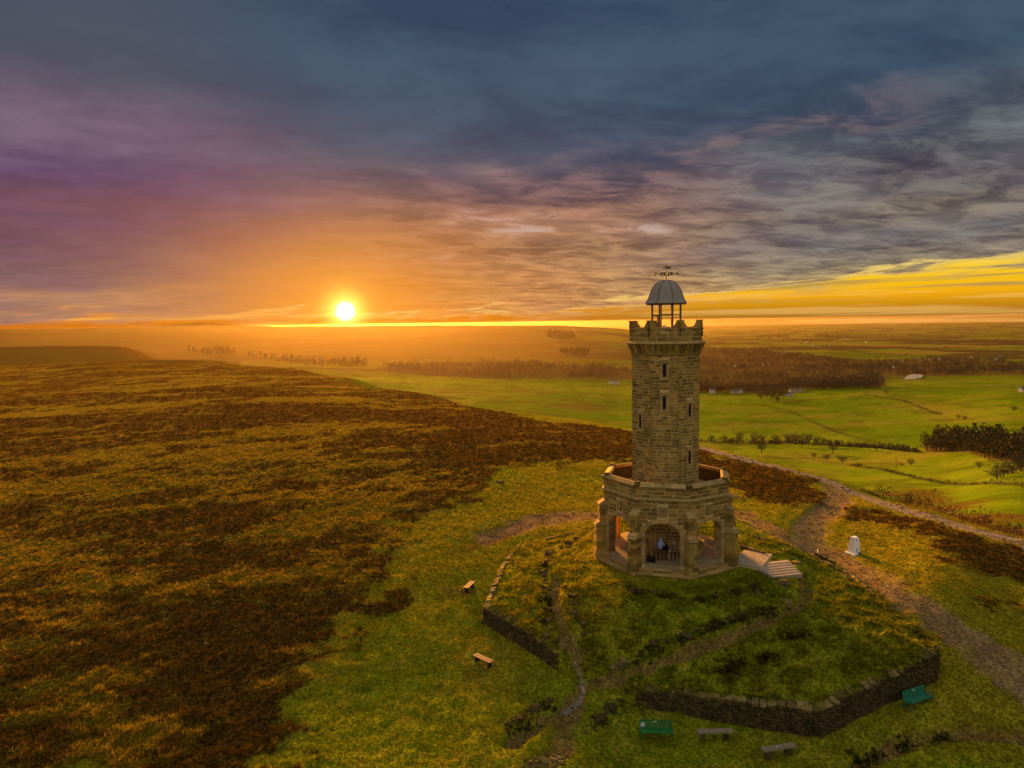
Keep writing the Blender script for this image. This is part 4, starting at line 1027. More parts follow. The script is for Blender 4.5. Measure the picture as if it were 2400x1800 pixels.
def person(loc, rz, label, pose, top, legs, hair, hat=None, hood=None):
    r = empty('person', loc, rz, label, 'person')       # local -y is forward
    if pose == 'stand':
        J = dict(pel=(0, 0, .95), bel=(0, -.03, 1.12), che=(0, -.08, 1.34), nec=(0, -.12, 1.50), hea=(0, -.16, 1.64), top=(0, -.15, 1.74),
                 hl=(-.10, 0, .90), kl=(-.12, -.06, .50), al=(-.13, .04, .09), tl=(-.14, -.13, .04), hr=(.10, 0, .90), kr=(.12, -.03, .50), ar=(.12, .06, .09), tr=(.13, -.11, .04),
                 sl=(-.18, -.07, 1.42), el=(-.25, -.14, 1.16), wl=(-.16, -.34, 1.08), sr=(.18, -.07, 1.42), er=(.25, -.12, 1.16), wr=(.17, -.33, 1.06))
    elif pose == 'walk':
        J = dict(pel=(0, 0, .94), bel=(0, 0, 1.12), che=(0, -.02, 1.34), nec=(0, -.03, 1.49), hea=(0, -.05, 1.63), top=(0, -.04, 1.73),
                 hl=(-.10, 0, .90), kl=(-.11, -.14, .50), al=(-.11, -.10, .09), tl=(-.12, -.27, .05), hr=(.10, 0, .90), kr=(.11, .06, .49), ar=(.11, .22, .10), tr=(.12, .07, .03),
                 sl=(-.19, -.02, 1.41), el=(-.24, .06, 1.14), wl=(-.23, -.06, .90), sr=(.19, -.02, 1.41), er=(.24, -.04, 1.14), wr=(.23, -.20, .96))
    else:
        J = dict(pel=(0, .02, .53), bel=(0, 0, .70), che=(0, -.06, .92), nec=(0, -.09, 1.07), hea=(0, -.12, 1.21), top=(0, -.11, 1.31),
                 hl=(-.10, 0, .50), kl=(-.14, -.42, .48), al=(-.14, -.40, .09), tl=(-.15, -.57, .04), hr=(.10, 0, .50), kr=(.13, -.43, .48), ar=(.14, -.44, .09), tr=(.15, -.61, .04),
                 sl=(-.18, -.05, .99), el=(-.23, -.14, .74), wl=(-.10, -.34, .66), sr=(.18, -.05, .99), er=(.23, -.14, .74), wr=(.10, -.34, .66))
    E = [('pel', 'bel'), ('bel', 'che'), ('che', 'nec'), ('nec', 'hea'), ('hea', 'top'), ('pel', 'hl'), ('hl', 'kl'), ('kl', 'al'), ('al', 'tl'), ('pel', 'hr'), ('hr', 'kr'), ('kr', 'ar'), ('ar', 'tr'), ('che', 'sl'), ('sl', 'el'), ('el', 'wl'), ('che', 'sr'), ('sr', 'er'), ('er', 'wr')]
    R = dict(pel=.125, bel=.12, che=.135, nec=.055, hea=.092, top=.072, hl=.095, kl=.065, al=.042, tl=.040, hr=.095, kr=.065, ar=.042, tr=.040, sl=.062, el=.043, wl=.028, sr=.062, er=.043, wr=.028)
    for sd, q in (('l', -1), ('r', 1)):                 # palm, four fingers and a thumb
        w = Vector(J['w'+sd]); d = (w-Vector(J['e'+sd])).normalized(); side = Vector((1, 0, 0))
        J['p'+sd] = tuple(w+d*.07); R['p'+sd] = .030; E.append(('w'+sd, 'p'+sd))
        for k in range(4):
            o_ = side*(.022*(k-1.5)); n0, n1 = 'f%s%da' % (sd, k), 'f%s%db' % (sd, k)
            J[n0] = tuple(w+d*.115+o_); J[n1] = tuple(w+d*(.165-.008*abs(k-1.4))+o_+Vector((0, 0, -.02))); R[n0] = .010; R[n1] = .008; E += [('p'+sd, n0), (n0, n1)]
        J['t'+sd+'h'] = tuple(w+d*.06+side*(-q*.055)); R['t'+sd+'h'] = .010; E.append(('p'+sd, 't'+sd+'h'))
    zw = J['pel'][2]+.04; hz = J['nec'][2]
    def reg(c):
        if c.z > hz: return 0
        if c.z < .12: return 2
        w_ = min((c-Vector(J['p'+s_])).length for s_ in 'lr')
        if w_ < .13: return 0
        return 1
    body = grow('body', J, E, R, [M_SKIN, legs, M_DARK], r, reg)
    JK = {k: J[k] for k in ('pel', 'bel', 'che', 'nec', 'sl', 'el', 'wl', 'sr', 'er', 'wr')}
    JK['pel'] = (J['pel'][0], J['pel'][1], J['pel'][2]-.05 if pose != 'sit' else J['pel'][2])
    EK = [e_ for e_ in E if e_[0] in JK and e_[1] in JK]
    jacket = grow('jacket', JK, EK, {'pel': .172, 'bel': .165, 'che': .172, 'nec': .082, 'sl': .088, 'el': .066, 'wl': .050, 'sr': .088, 'er': .066, 'wr': .050}, [top], r)
    if hood: 
        c = Vector(J['hea']); rings = []
        for zz, rr in ((-.16, .10), (-.08, .125), (.0, .135), (.07, .12), (.12, .07), (.14, .01)):
            rings.append([c + Vector((math.sin(2*PI*j/10)*rr, .03-math.cos(2*PI*j/10)*rr*(.55 if math.cos(2*PI*j/10) > .3 else 1), zz)) for j in range(10)])
        MB().ring(rings).build('hood', top, jacket, True)
    head_mesh(Vector(J['hea']), (0, -1, -.05), hair, r, hat)
    return r
def TL(u, v, z=FLOOR):                                   # a point on the tower floor
    q = Matrix.Rotation(TOWER_ROT, 4, 'Z') @ Vector((u, v, z)); return Vector((TOWER[0]+q.x, TOWER[1]+q.y, TOWER_Z+q.z))
HAIR1, HAIR2 = mat('dark_brown_hair', (.04, .022, .012), .7, .2, 30), mat('fair_hair', (.36, .24, .12), .7, .2, 30)
person(TL(-.22, -3.72), TOWER_ROT+R_(165), 'person in light blue hooded jacket standing under the front arch', 'stand', cloth('light_blue_fleece', (.30, .40, .72)), cloth('brown_trousers', (.10, .065, .03)), HAIR1, hood=True)
person(TL(-.62, -2.86), TOWER_ROT+R_(8), 'fair-haired person in tan jacket seated behind the one in light blue', 'sit', cloth('tan_jacket', (.30, .21, .11)), cloth('black_trousers', (.015, .014, .016)), HAIR2)
person(TL(.10, -2.86), TOWER_ROT+R_(-5), 'person in black clothes seated in the middle of the stone seat', 'sit', cloth('black_jacket', (.018, .016, .020)), cloth('charcoal_trousers', (.02, .02, .024)), HAIR1)
person(TL(.82, -2.88), TOWER_ROT+R_(-12), 'person with a white hat and olive jacket seated at the right of the arch', 'sit', cloth('olive_jacket', (.24, .18, .085)), cloth('navy_trousers', (.018, .018, .028)), HAIR1, hat=cloth('white_knit', (.62, .62, .70)))
p = at(1714, 1228); person(p, R_(70), 'person in black on the gravel track behind the right-hand buttress', 'walk', cloth('black_coat', (.014, .013, .016)), cloth('black_jeans', (.012, .012, .014)), HAIR1)
def bag(loc, rz, s, m, name, label, cat):
    r = empty(name, loc, rz, label, cat); rings = []
    for zz, w, d in ((0, .15, .10), (.05, .18, .13), (.25, .18, .13), (.40, .15, .11), (.47, .09, .06)):
        rings.append([Vector((w*s*math.copysign(abs(math.cos(t))**.6, math.cos(t)), d*s*math.copysign(abs(math.sin(t))**.6, math.sin(t)), zz*s)) for t in [2*PI*i/12 for i in range(12)]])
    b = MB().ring(rings).build('bag_body', m, r, True); MB().box((0, -.135*s, .14*s), (.22*s, .06*s, .17*s)).build('pocket', m, r)
    for q in (-1, 1): MB().tube((q*.08*s, .13*s, .06*s), (q*.06*s, .12*s, .42*s), .014*s, n=5).build('strap', M_DARK, r)
BK = cloth('black_nylon', (.018, .014, .022))
bag(TL(-1.02, -4.12), TOWER_ROT+.3, 1.1, BK, 'backpack', 'left one of two black backpacks at the foot of the front arch', 'backpack')
bag(TL(-.72, -4.18), TOWER_ROT-.2, 1.0, BK, 'backpack', 'right one of two black backpacks at the foot of the front arch', 'backpack')
bag(TL(.46, -2.86, FLOOR+.45), TOWER_ROT, .55, cloth('cream_cotton', (.60, .50, .36)), 'small_bag', 'small cream bag on the stone seat beside the white-hatted person', 'bag')

# ================================================================== VEGETATION ON THE HILL
rg_ = np.random.default_rng(5)
def blades(P, C, H, W, nb, lean, up=.75):
    """tufts: nb bent triangles at every point"""
    n = len(P); Pn = np.repeat(P, nb, 0); Hn = np.repeat(H, nb)*rg_.uniform(.6, 1.15, n*nb); Wn = np.repeat(W, nb)
    a = rg_.uniform(0, 2*PI, n*nb); r = rg_.uniform(0, 1, n*nb)*Wn*1.2; b = rg_.uniform(0, 2*PI, n*nb)
    o = Pn + np.stack([np.cos(b)*r, np.sin(b)*r, np.zeros(n*nb)-.03], 1)
    t = np.stack([-np.sin(a), np.cos(a), np.zeros(n*nb)], 1)*(Wn*rg_.uniform(.25, .5, n*nb))[:, None]
    tip = o + np.stack([np.cos(a)*lean*Hn*rg_.uniform(.2, 1.2, n*nb), np.sin(a)*lean*Hn*rg_.uniform(.2, 1.2, n*nb), Hn*up], 1)
    V = np.stack([o-t, o+t, tip], 1).reshape(-1, 3); F = np.arange(len(V)).reshape(-1, 3)
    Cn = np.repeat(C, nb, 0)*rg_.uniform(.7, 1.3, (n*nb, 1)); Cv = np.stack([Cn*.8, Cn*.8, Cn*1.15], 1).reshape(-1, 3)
    return V, F, np.clip(Cv, 0.002, .8)
M_TUFT = mat('grass_blades', (.2, .15, .02), .9, .12, 8, trans=.38, attr='cover', spec=0.0)
M_HTUFT = mat('heather_stems', (.05, .03, .01), .95, .15, 8, trans=.15, attr='cover', spec=0.0)
pidok = (pid < 0) & (path_any < .35) & (tow_d > 5.6)
inview = (np.abs(azd) < 43)
def pickv(mask, n):
    k = np.nonzero(mask)[0]; return k if len(k) <= n else rg_.choice(k, n, replace=False)
def jitter(k, s):
    P = GV[k].copy(); P[:, :2] += rg_.normal(0, 1, (len(k), 2))*s[:, None]; P[:, 2] = GV[k, 2]; return P
off_flag = np.ones(nv, bool); qf = np.stack([gx-A0.x, gy-A0.y], 1); off_flag &= ~((qf@np.array(fd[:2]) > -.5) & (qf@np.array(fd[:2]) < FL+2.6) & (np.abs(qf@np.array(fn[:2])) < FW/2+.15))
# short turf
k = pickv(pidok & off_flag & inview & (gr > 30) & (gr < 95) & (hea < .6), 56000); s = .06*gr[k]/45
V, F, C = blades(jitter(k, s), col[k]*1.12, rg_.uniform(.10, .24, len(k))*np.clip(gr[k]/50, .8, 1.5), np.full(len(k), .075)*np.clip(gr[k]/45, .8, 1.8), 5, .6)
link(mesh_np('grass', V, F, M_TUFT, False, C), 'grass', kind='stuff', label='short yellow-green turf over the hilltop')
# straw-coloured tussocks among the heather and on the mound
k = pickv(pidok & off_flag & inview & (gr > 30) & (gr < 170) & (((hea > .4) & (pale > .25+.5*_h(np.arange(nv), np.arange(nv)*3, 9))) | ((mnd > .5) & (tow_d > 7) & (tus > .52))), 26000)
V, F, C = blades(jitter(k, .1*gr[k]/60), np.where((mnd[k] > .5)[:, None], col[k]*1.05, col[k]*1.15), rg_.uniform(.22, .48, len(k)), np.full(len(k), .13)*np.clip(gr[k]/60, .8, 1.8), 6, .8, .6)
link(mesh_np('moor_grass', V, F, M_TUFT, False, C), 'moor_grass', kind='stuff', label='pale tussocky moor grass among the heather')
# heather clumps
k = pickv(pidok & inview & (gr > 30) & (gr < 210) & (hea > .25+.5*_h(np.arange(nv), np.arange(nv)*3, 7)) & (pale < .2+.6*_h(np.arange(nv), np.arange(nv)*3, 8)), 40000)
HC = np.where(rg_.uniform(0, 1, (len(k), 1)) < .16, c_rust*.7, c_hea2*.95)*rg_.uniform(.45, 1.2, (len(k), 1))
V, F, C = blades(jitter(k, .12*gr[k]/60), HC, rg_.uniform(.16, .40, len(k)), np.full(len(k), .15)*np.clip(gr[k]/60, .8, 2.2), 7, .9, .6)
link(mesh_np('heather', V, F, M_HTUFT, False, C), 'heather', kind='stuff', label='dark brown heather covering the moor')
# ragged dark clumps along terrace lips
lips = [[(1483,1549),(1550,1520),(1616,1496),(1700,1462),(1811,1427)], [(1689,1589),(1720,1560),(1780,1550),(1833,1524)], [(1468,1383),(1560,1400),(1640,1405),(1703,1400),(1800,1370)], [(1840,1500),(1900,1490),(1985,1475)], [(1290,1470),(1285,1440),(1280,1400)], [(2005,1788),(2080,1752),(2160,1728),(2240,1716)], [(1200,1720),(1240,1690),(1290,1655)], [(1390,1700),(1440,1670),(1490,1640)]]
PP, CC = [], []
for L in lips:
    q = pts(L); seg = np.concatenate([[0], np.cumsum(np.hypot(*np.diff(q, axis=0).T))]); n = int(seg[-1]*26)
    s = rg_.uniform(0, seg[-1], n); s = s[vn(s*.9, s*0+3, 8) > .38]; x, y = np.interp(s, seg, q[:, 0])+rg_.normal(0, .22, len(s)), np.interp(s, seg, q[:, 1])+rg_.normal(0, .22, len(s))
    zz = land(x, y)[2]; PP.append(np.stack([x, y, zz], 1)); CC.append(np.where(rg_.uniform(0, 1, (len(s), 1)) < .6, np.array([[.045, .036, .010]]), np.array([[.10, .09, .012]])))
PP, CC = np.concatenate(PP), np.concatenate(CC)
V, F, C = blades(PP, CC, rg_.uniform(.18, .42, len(PP)), np.full(len(PP), .17), 8, .9, .65)
link(mesh_np('rough_tussocks', V, F, M_HTUFT, False, C), 'rough_tussocks', kind='stuff', label='ragged dark tussocks along the eroded terrace edges')

# loose stones on the tracks
k = pickv((path_any > .6) & (gr > 30) & (gr < 120) & inview & (tow_d > 6), 1500); xf = []
for i in k:
    q_ = rn.choice((.04, .05, .07, .09, .14))*max(.9, gr[i]/60); xf.append((rn.randrange(8), TRS((gx[i]+rn.gauss(0, .08), gy[i]+rn.gauss(0, .08), gz[i]+q_*.2), rn.uniform(0, 6), (q_*1.3, q_, q_*.7))))
joined('loose_stones', COPES, xf, M_COPE, None, kind='stuff', label='loose stones strewn over the tracks and paths')
# grass hanging over the wall tops
PP, CC = [], []
for V_, H_ in ((MP[5:11], MH[5:11]), (MP[0:3], MH[0:3]), (MP[[10, 11, 12, 13]], MH[[10, 11, 12, 13]])):
    for a, b, h0, h1 in zip(V_[:-1], V_[1:], H_[:-1], H_[1:]):
        n = int(np.hypot(*(b-a))*22); t = rg_.uniform(0, 1, n); q = a+(b-a)*t[:, None]; d = TOWER-q; d /= np.hypot(*d.T)[:, None]
        k_ = vn(t*np.hypot(*(b-a))*.8, t*0+h0*9, 12) > .42; q = (q+d*rg_.uniform(.05, .75, (n, 1)))[k_]; t = t[k_]
        PP.append(np.stack([q[:, 0], q[:, 1], base_z(q[:, 0], q[:, 1])+h0+(h1-h0)*t+.06], 1)); CC.append(np.array([[.16, .15, .012]])*rg_.uniform(.5, 1.2, (len(q), 1)))
PP, CC = np.concatenate(PP), np.concatenate(CC)
V, F, C = blades(PP, CC, rg_.uniform(.14, .34, len(PP)), np.full(len(PP), .13), 7, 1.1, .55)
link(mesh_np('wall_top_grass', V, F, M_TUFT, False, C), 'wall_top_grass', kind='stuff', label='grass hanging over the tops of the mound walls')

# ================================================================== THE VALLEY
M_TRUNK = mat('bark', (.075, .052, .030), .95, .2, 2, spec=0.0)
M_TWIG = mat('bare_twigs', (.070, .058, .036), .95, .25, .6, rnd=.35, spec=0.0)
M_LEAF = mat('dark_evergreen', (.070, .058, .024), .95, .3, .5, rnd=.35, spec=0.0)
def tree_meshes(seed, spread, thick, m):
    """unit-height tree: tapered trunk with limbs, and a crown of twig-sized slivers"""
    rr = random.Random(seed); t = MB(); tips = []
    t.tube((0, 0, -.05), (0, 0, .30), .035, .024, 6)
    for i in range(9):
        a = i*2.4+rr.uniform(-.4, .4); z0 = rr.uniform(.20, .36); l = rr.uniform(.28, .5); u = rr.uniform(.5, 1.3)
        e_ = Vector((math.cos(a)*l*spread, math.sin(a)*l*spread, z0+l*u)); t.tube((0, 0, z0), e_, .016, .006, 4)
        for j in range(3):
            f = e_ + Vector((rr.gauss(0, .14)*spread, rr.gauss(0, .14)*spread, abs(rr.gauss(0, .12)))); t.tube(e_, f, .006, .003, 3); tips.append(f)
        tips.append(e_)
    c = MB()
    for i in range(520):
        if rr.random() < .18: p0 = Vector(rr.choice(tips)) + Vector((rr.gauss(0, .08), rr.gauss(0, .08), rr.gauss(0, .07)))
        else:
            v = Vector((rr.gauss(0, 1), rr.gauss(0, 1), rr.gauss(0, 1))).normalized()*rr.random()**.4; p0 = Vector((v.x*.36*spread, v.y*.36*spread, (.57 if thick < .02 else .48)+v.z*(.40 if thick < .02 else .44)))
        d = Vector((p0.x*1.2+rr.gauss(0, .4), p0.y*1.2+rr.gauss(0, .4), rr.uniform(-.2, .6))).normalized()*rr.uniform(.05, .11)
        s_ = d.cross(Vector((rr.gauss(0, 1), rr.gauss(0, 1), rr.gauss(0, 1)))).normalized()*thick*rr.uniform(.5, 1.3); p0.z = max(min(p0.z, .98-d.z), .15 if thick < .02 else .03)
        c.add([p0-s_, p0+s_, p0+d], [(0, 1, 2)])
    return t.mesh('trunk', M_TRUNK), c.mesh('crown', m)
TREES = [tree_meshes(i, .85+.12*(i % 3), .017, M_TWIG) for i in range(5)]
BUSH = [tree_meshes(20+i, 1.15, .020, M_TWIG) for i in range(2)]
EVER = [tree_meshes(30+i, .6, .022, M_LEAF) for i in range(2)]
def tree(px, py, hpx, label, kinds=TREES, group='bare trees in the valley', wide=1.0):
    p = at(px, py); h = hpx/FPX*math.hypot(p.x, p.y)*1.05; i = rn.randrange(len(kinds)); r = empty('bare_tree' if kinds is not BUSH else 'bare_shrub', p, rn.uniform(0, 6), label, 'tree' if kinds is not BUSH else 'shrub', group)
    for nme, me in zip(('trunk', 'crown'), kinds[i]): place(me, nme, Matrix.Diagonal((h*wide, h*wide, h, 1)), r)
    return r
tree(1785, 1062, 27, 'lone round-crowned bare tree in the near field right of the tower', wide=1.25)
tree(1952, 1062, 24, 'bare tree standing alone in the middle of the near field', wide=1.1)
tree(1908, 1074, 13, 'small shrub left of the low field wall in the middle', BUSH)
tree(1938, 1077, 13, 'wide shrub on the low field wall in the middle', BUSH, wide=1.6)
tree(1974, 1084, 16, 'broad shrub at the right end of the low field wall', BUSH, wide=1.5)
tree(2014, 1094, 9, 'dark low shrub where the long field wall begins', BUSH, wide=1.8)
tree(2135, 1093, 17, 'dark round tree right of the tall field pole', wide=1.2)
tree(2113, 1092, 8, 'tiny shrub beside the dark round tree in the field', BUSH, wide=1.4)
tree(2294, 1100, 17, 'bare round tree in the field before the right-hand plantation')
for i, (x, h, w) in enumerate(((2336, 26, 1.5), (2352, 32, 1.3), (2372, 30, 1.5), (2392, 34, 1.2), (2408, 30, 1.4))): tree(x, 1124-6*i, h, '%s shrub from the left in the thicket at the right edge' % ORD[i], BUSH, 'thicket at the right edge', w)
for i, (x, y, h) in enumerate(((1668, 1034, 14), (1697, 1034, 15), (1733, 1036, 23), (1768, 1037, 22), (1786, 1038, 20), (1817, 1037, 18), (1846, 1038, 20), (1866, 1040, 24), (1880, 1046, 22), (1896, 1040, 22), (1914, 1042, 18), (1928, 1043, 18), (1944, 1044, 15), (1960, 1045, 14), (1992, 1050, 11), (2018, 1052, 13), (2036, 1054, 13), (2054, 1056, 11))):
    tree(x, y, h, '%s bare tree from the tower along the field hedge' % ORD[i], group='hedge row trees right of the tower', wide=1.1)
for i, (x, y, h) in enumerate(((2246, 982, 9), (2261, 984, 9), (2305, 997, 7), (2376, 964, 11), (2077, 924, 9))):
    tree(x, y, h, ['left one of a pair of small trees high in the far green field', 'right one of a pair of small trees high in the far green field', 'smallest tree below the pair in the far green field', 'small round tree near the right edge of the far field', 'tiny tree on the far field edge below the wood'][i], group='small trees in the far field', wide=1.3)
for i, (x, y, h) in enumerate(((1782, 938, 26), (1796, 934, 22), (1808, 938, 28), (1822, 944, 34), (1836, 936, 26), (1648, 918, 20), (1690, 918, 18), (1705, 920, 20), (1752, 918, 16), (1765, 922, 16))):
    tree(x, y, h, '%s tree counted rightwards in the farm copse below the wood' % ORD[i], group='trees round the farms', wide=1.1)
# countryside woods: thousands of crowns, nobody could count them
def low_tree(seed, ever):
    rr = random.Random(seed); b = MB()
    for i in range(26):
        a, z = rr.uniform(0, 2*PI), rr.uniform(.18, .92); w = (.30*math.sin(PI*min(z*.9+.12, 1)) if not ever else .30*(1.02-z))*rr.uniform(.5, 1.15)
        c = Vector((math.cos(a)*w, math.sin(a)*w, z)); d = Vector((rr.gauss(0, 1), rr.gauss(0, 1), rr.uniform(.3, 1.2))).normalized()*.16; s_ = d.cross(Vector((rr.gauss(0, 1), rr.gauss(0, 1), .2))).normalized()*(.045 if not ever else .075)
        b.add([c-s_, c+s_, c+d], [(0, 1, 2)])
    b.tube((0, 0, -.05), (0, 0, .6), .02, .008, 3); return b.mesh('w', M_TWIG)
M_SCRUB = mat('rusty_scrub', (.15, .085, .024), .95, .25, .6, rnd=.35, spec=0.0)
LOWS = [low_tree(i, False) for i in range(5)]; LOWE = [low_tree(9+i, True) for i in range(4)]
def wood(name, label, V, n, h, m, lows, gaps=0.0):
    lo, hi = V.min(0), V.max(0); P = rg_.uniform(lo, hi, (n*6, 2)); P = P[inside(P, V)]
    r = np.hypot(*P.T); P = P[rg_.uniform(0, 1, len(P)) < np.clip((r.min()/r)**1.2, .05, 1)][:n]
    if gaps: P = P[fbm(P[:, 0]*.012, P[:, 1]*.012, 3, 201) > gaps]
    zz = base_z(P[:, 0], P[:, 1])+ (sst(160, 400, np.hypot(*P.T))*np.clip(1.4-np.hypot(*P.T)/9000, .0, 1)*(fbm(P[:, 0]*.004, P[:, 1]*.004, 3, 77)-.5)*np.clip(np.hypot(*P.T)*.012, 0, 30)*.55)
    xf = []
    for (x, y), z in zip(P, zz):
        s_ = h*rn.choice((.5, .7, .85, 1.0, 1.25)); xf.append((rn.randrange(len(lows)), TRS((x, y, z), rn.uniform(0, 6), (s_*rn.uniform(.9, 1.4), s_*rn.uniform(.9, 1.4), s_))))
    joined(name, lows, xf, m, None, kind='stuff', label=label)
wood('woodland', 'broad brown winter wood across the valley right of the tower', WOODS[0], 6000, 15, M_TWIG, LOWS, .42)
wood('woodland', 'hazy wood across the valley left of the tower', WOODS[1], 2000, 14, M_TWIG, LOWS, .45)
wood('plantation', 'dark dense plantation in the fields at the right', WOODS[2], 430, 11, M_LEAF, LOWS, .36)
rowL = pts([(1530,912),(1650,919),(1760,917),(1900,914),(2080,910)], at0); rowL = np.concatenate([rowL, rowL[::-1]+np.array([[6, 60]])])
wood('woodland', 'dark edge of the brown wood along the far green fields', rowL, 700, 16, M_TWIG, LOWS)
wood('scrub', 'brown scrub on the slope below the lane at the right', V_SCRUB, 900, 1.5, M_SCRUB, LOWS)
for L, n, h, lab in (([(440,826),(470,832),(560,834),(560,828),(470,824)], 60, 26, 'hazy conifer clump under the left hill'), ([(560,836),(760,858),(860,862),(860,852),(700,844)], 260, 18, 'hazy tree belt below the sun'), ([(1310,830),(1380,836),(1380,830),(1310,825)], 60, 22, 'small dark copse on the hillside left of the tower'), ([(1280,788),(1350,792),(1345,797),(1290,796)], 90, 30, 'tree clump on the far ridge left of the tower'), ([(1770,794),(1850,794),(1850,789),(1790,788)], 90, 30, 'dark round copse far out on the plain right of the tower'), ([(1910,792),(1990,794),(1990,788),(1910,788)], 110, 30, 'long dark copse far out on the plain')):
    wood('copse', lab, pts(L, at0), n, h, M_LEAF, LOWE)
def hedge(label, V, n, h):
    seg = np.concatenate([[0], np.cumsum(np.hypot(*np.diff(V, axis=0).T))]); xf = []
    for i in range(n):
        s = rn.uniform(0, seg[-1]); x, y = np.interp(s, seg, V[:, 0])+rn.gauss(0, 1.2), np.interp(s, seg, V[:, 1])+rn.gauss(0, 1.2); k_ = h*rn.choice((.4, .6, .8, 1.0, 1.5)); xf.append((rn.randrange(5), TRS((x, y, gz_far(x, y)-.2*k_), rn.uniform(0, 6), (k_*1.5, k_*1.5, k_))))
    tag(joined('hedge', LOWS, xf, M_TWIG), label, 'hedge')
def gz_far(x, y): r = math.hypot(x, y); return float(base_z(np.array([x]), np.array([y]))[0] + (sst(160, 400, np.array([r]))*np.clip(1.4-r/9000, 0, 1)*(fbm(np.array([x*.004]), np.array([y*.004]), 3, 77)-.5)*np.clip(r*.012, 0, 30)*.55)[0])
hedge('straggling dark hedge under the row of trees right of the tower', HEDGE[0], 420, 4.5)
hedge('thin hedge line climbing the far green field', HEDGE[3], 120, 2.2)
hedge('low broken hedge crossing the near field at the right', HEDGE[1], 200, 1.6)
# ---- pond
Vp = pts([(2118,888),(2140,887),(2160,884),(2164,880),(2140,879),(2126,882)], at0)
zp = max(gz_far(*q) for q in Vp)+.4
pm = bpy.data.materials.new('still_water'); pm.use_nodes = True; b = pm.node_tree.nodes['Principled BSDF']; b.inputs['Base Color'].default_value = (.25, .24, .22, 1); b.inputs['Roughness'].default_value = .08; b.inputs['Metallic'].default_value = .0
nb_ = noise(pm.node_tree, None, 30, 2); bp_ = pm.node_tree.nodes.new('ShaderNodeBump'); bp_.inputs['Strength'].default_value = .03; pm.node_tree.links.new(nb_.k, bp_.inputs['Height']); pm.node_tree.links.new(bp_.outputs[0], b.inputs['Normal'])
cpt = Vp.mean(0)
MB().ring([[Vector((*q, zp-9)) for q in Vp], [Vector((*q, zp)) for q in Vp]]).build('pond', pm, kind='structure', label='pale pond shining in the brown wood')
# ---- houses
M_WALLS = [mat('whitewash', (.70, .66, .58), .9, .08, 1), mat('stone_render', (.40, .33, .25), .9, .12, 1), mat('cream_render', (.58, .52, .42), .9, .1, 1)]
M_ROOF = mat('slate_roof', (.13, .115, .11), .8, .15, 1)
def house(px, py, w, d, h, rz, label, wi, detail, group, scale=1.0):
    p = at(px, py); r = empty('farm_house' if detail else 'house', p, rz, label, 'house', group); rh = h*.62
    wl = MB().prism([(-d/2, -1.0), (d/2, -1.0), (d/2, h), (0, h+rh), (-d/2, h)], -w/2, w/2, lambda u, v, q: Vector((q, u, v))).build('wall', M_WALLS[wi], r)
    rf = MB()
    for s in (-1, 1):
        vs = [Vector((-w/2-.3, s*(d/2+.4), h-.35)), Vector((w/2+.3, s*(d/2+.4), h-.35)), Vector((w/2+.3, 0, h+rh+.05)), Vector((-w/2-.3, 0, h+rh+.05))]; up = Vector((0, 0, .25))
        rf.add(vs+[v+up for v in vs], [(3,2,1,0),(4,5,6,7),(0,1,5,4),(1,2,6,5),(2,3,7,6),(3,0,4,7)])
    rf = rf.build('roof', M_ROOF, r)
    MB().box((w*.36, 0, h+rh+.5), (.9, .7, 1.5)).build('chimney', M_WALLS[1], rf)
    if detail:
        for i in range(3):
            for z in (1.3, 3.6):
                if z+1 < h: MB().box(((i-1)*w*.3, -d/2-.03, z), (.9, .08, 1.2)).build('window', M_DARK, r)
        MB().box((w*.15, -d/2-.03, .9), (1.0, .08, 2.0)).build('door', M_POST, r)
house(1669, 920, 11, 7, 5, -.35, 'white gabled house at the wood edge just right of the tower', 0, True, 'farm houses')
house(1722, 922, 14, 7, 4.5, .2, 'low stone farmhouse right of the white gabled house', 1, True, 'farm houses')
house(1736, 920, 7, 6, 5, -.3, 'small white cottage joined to the low stone farmhouse', 0, True, 'farm houses')
house(1846, 929, 17, 8, 4.5, .1, 'long pale farmhouse beside the copse in the middle distance', 2, True, 'farm houses')
house(1865, 918, 24, 8, 4, .1, 'long low barn behind the pale farmhouse', 1, True, 'farm houses')
house(1434, 899, 12, 7, 5, .3, 'white farmhouse on the edge of the hazy pasture left of the tower', 0, True, 'farm houses')
house(1446, 900, 9, 6, 4.5, -.5, 'smaller white house beside the one left of the tower', 0, True, 'farm houses')
house(2397, 918, 10, 7, 5, .2, 'white house cut by the right edge of the picture', 0, True, 'farm houses')
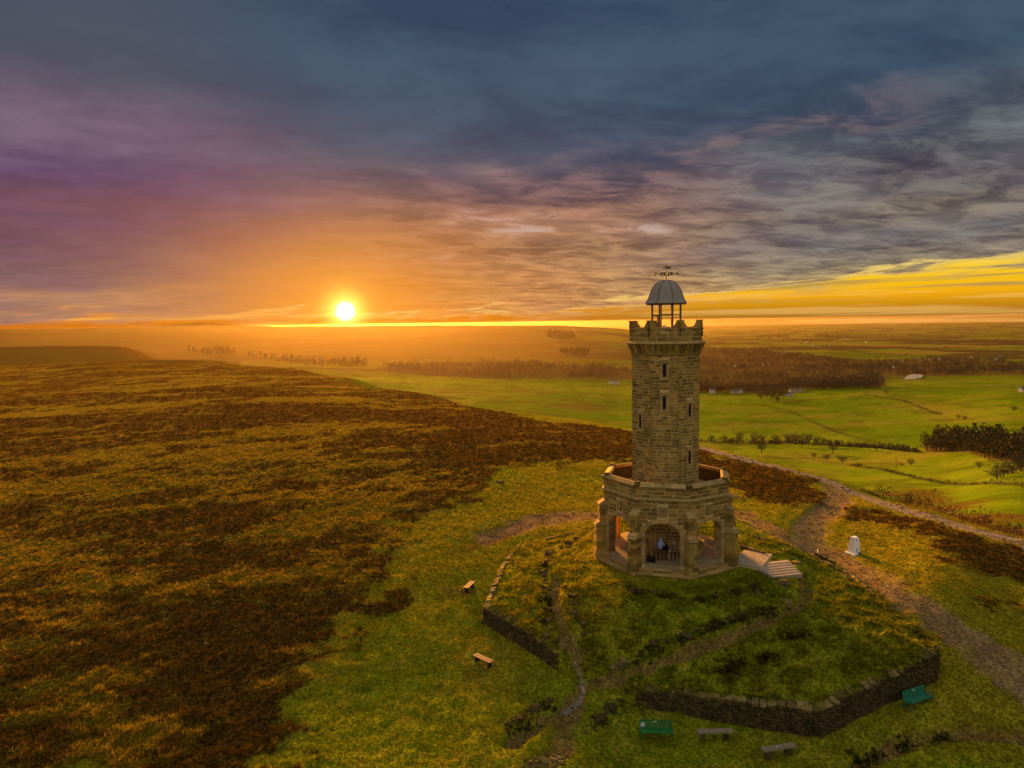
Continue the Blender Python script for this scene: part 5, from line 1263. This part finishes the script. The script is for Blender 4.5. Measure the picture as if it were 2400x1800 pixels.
FARH = [(1803, 821), (1814, 824), (1836, 827), (1850, 826), (1790, 857), (1805, 857), (1722, 859), (2094, 862), (2100, 847), (2112, 846), (2146, 841), (2160, 845), (2180, 844), (2200, 842), (2276, 839), (2347, 837), (2333, 843), (1930, 806), (1945, 808), (1960, 806), (1985, 797), (2000, 799), (2036, 797), (2030, 803), (1890, 803), (1875, 800), (1905, 812), (1918, 815)]
for i, (x, y) in enumerate(sorted(FARH)):
    p = at0(x, y); sc = max(.7, min(1.6, math.hypot(p[0], p[1])/4000))
    house(x, y, (10+i % 4*3)*min(sc, 1.7), 8, 5*min(sc, 1.4), (i*1.3) % 3-1.5, '%s tiny pale house from the left out on the plain' % (ORD[i] if i < 20 else 'twenty-' + ORD[i-20]), (0, 2, 0, 1)[i % 4], False, 'distant houses on the plain')
# ---- field pole
p = at(2100, 1104); o = MB().tube((0, 0, -.3), (0, 0, 9), .14, .10, 6).box((0, 0, 8.4), (1.6, .12, .12)).build('utility_pole', M_TRUNK); o.location = p; tag(o, 'thin utility pole standing in the right-hand field', 'pole')

# ================================================================== HAZE
def build_haze():
    me = bpy.data.meshes.new('haze'); bm = bmesh.new()
    bmesh.ops.create_cube(bm, size=1.0)
    lo, hi = -243.0, 25.0
    bmesh.ops.scale(bm, vec=(60200, 60200, hi-lo), verts=bm.verts); bmesh.ops.translate(bm, vec=(0, 0, (lo+hi)/2), verts=bm.verts)
    bm.to_mesh(me); bm.free()
    m = bpy.data.materials.new('haze_air'); m.use_nodes = True; t = m.node_tree; t.nodes.clear()
    v = t.nodes.new('ShaderNodeVolumePrincipled'); v.inputs['Color'].default_value = (.95, .72, .46, 1)
    v.inputs['Density'].default_value = HAZE_D; v.inputs['Anisotropy'].default_value = HAZE_G
    oo = t.nodes.new('ShaderNodeOutputMaterial'); t.links.new(v.outputs[0], oo.inputs['Volume']); me.materials.append(m)
    o = link(me, 'haze', kind='stuff', label='warm evening haze lying over moor, valley and plain')
HAZE_D, HAZE_G = 0.85e-5, 0.78
build_haze()
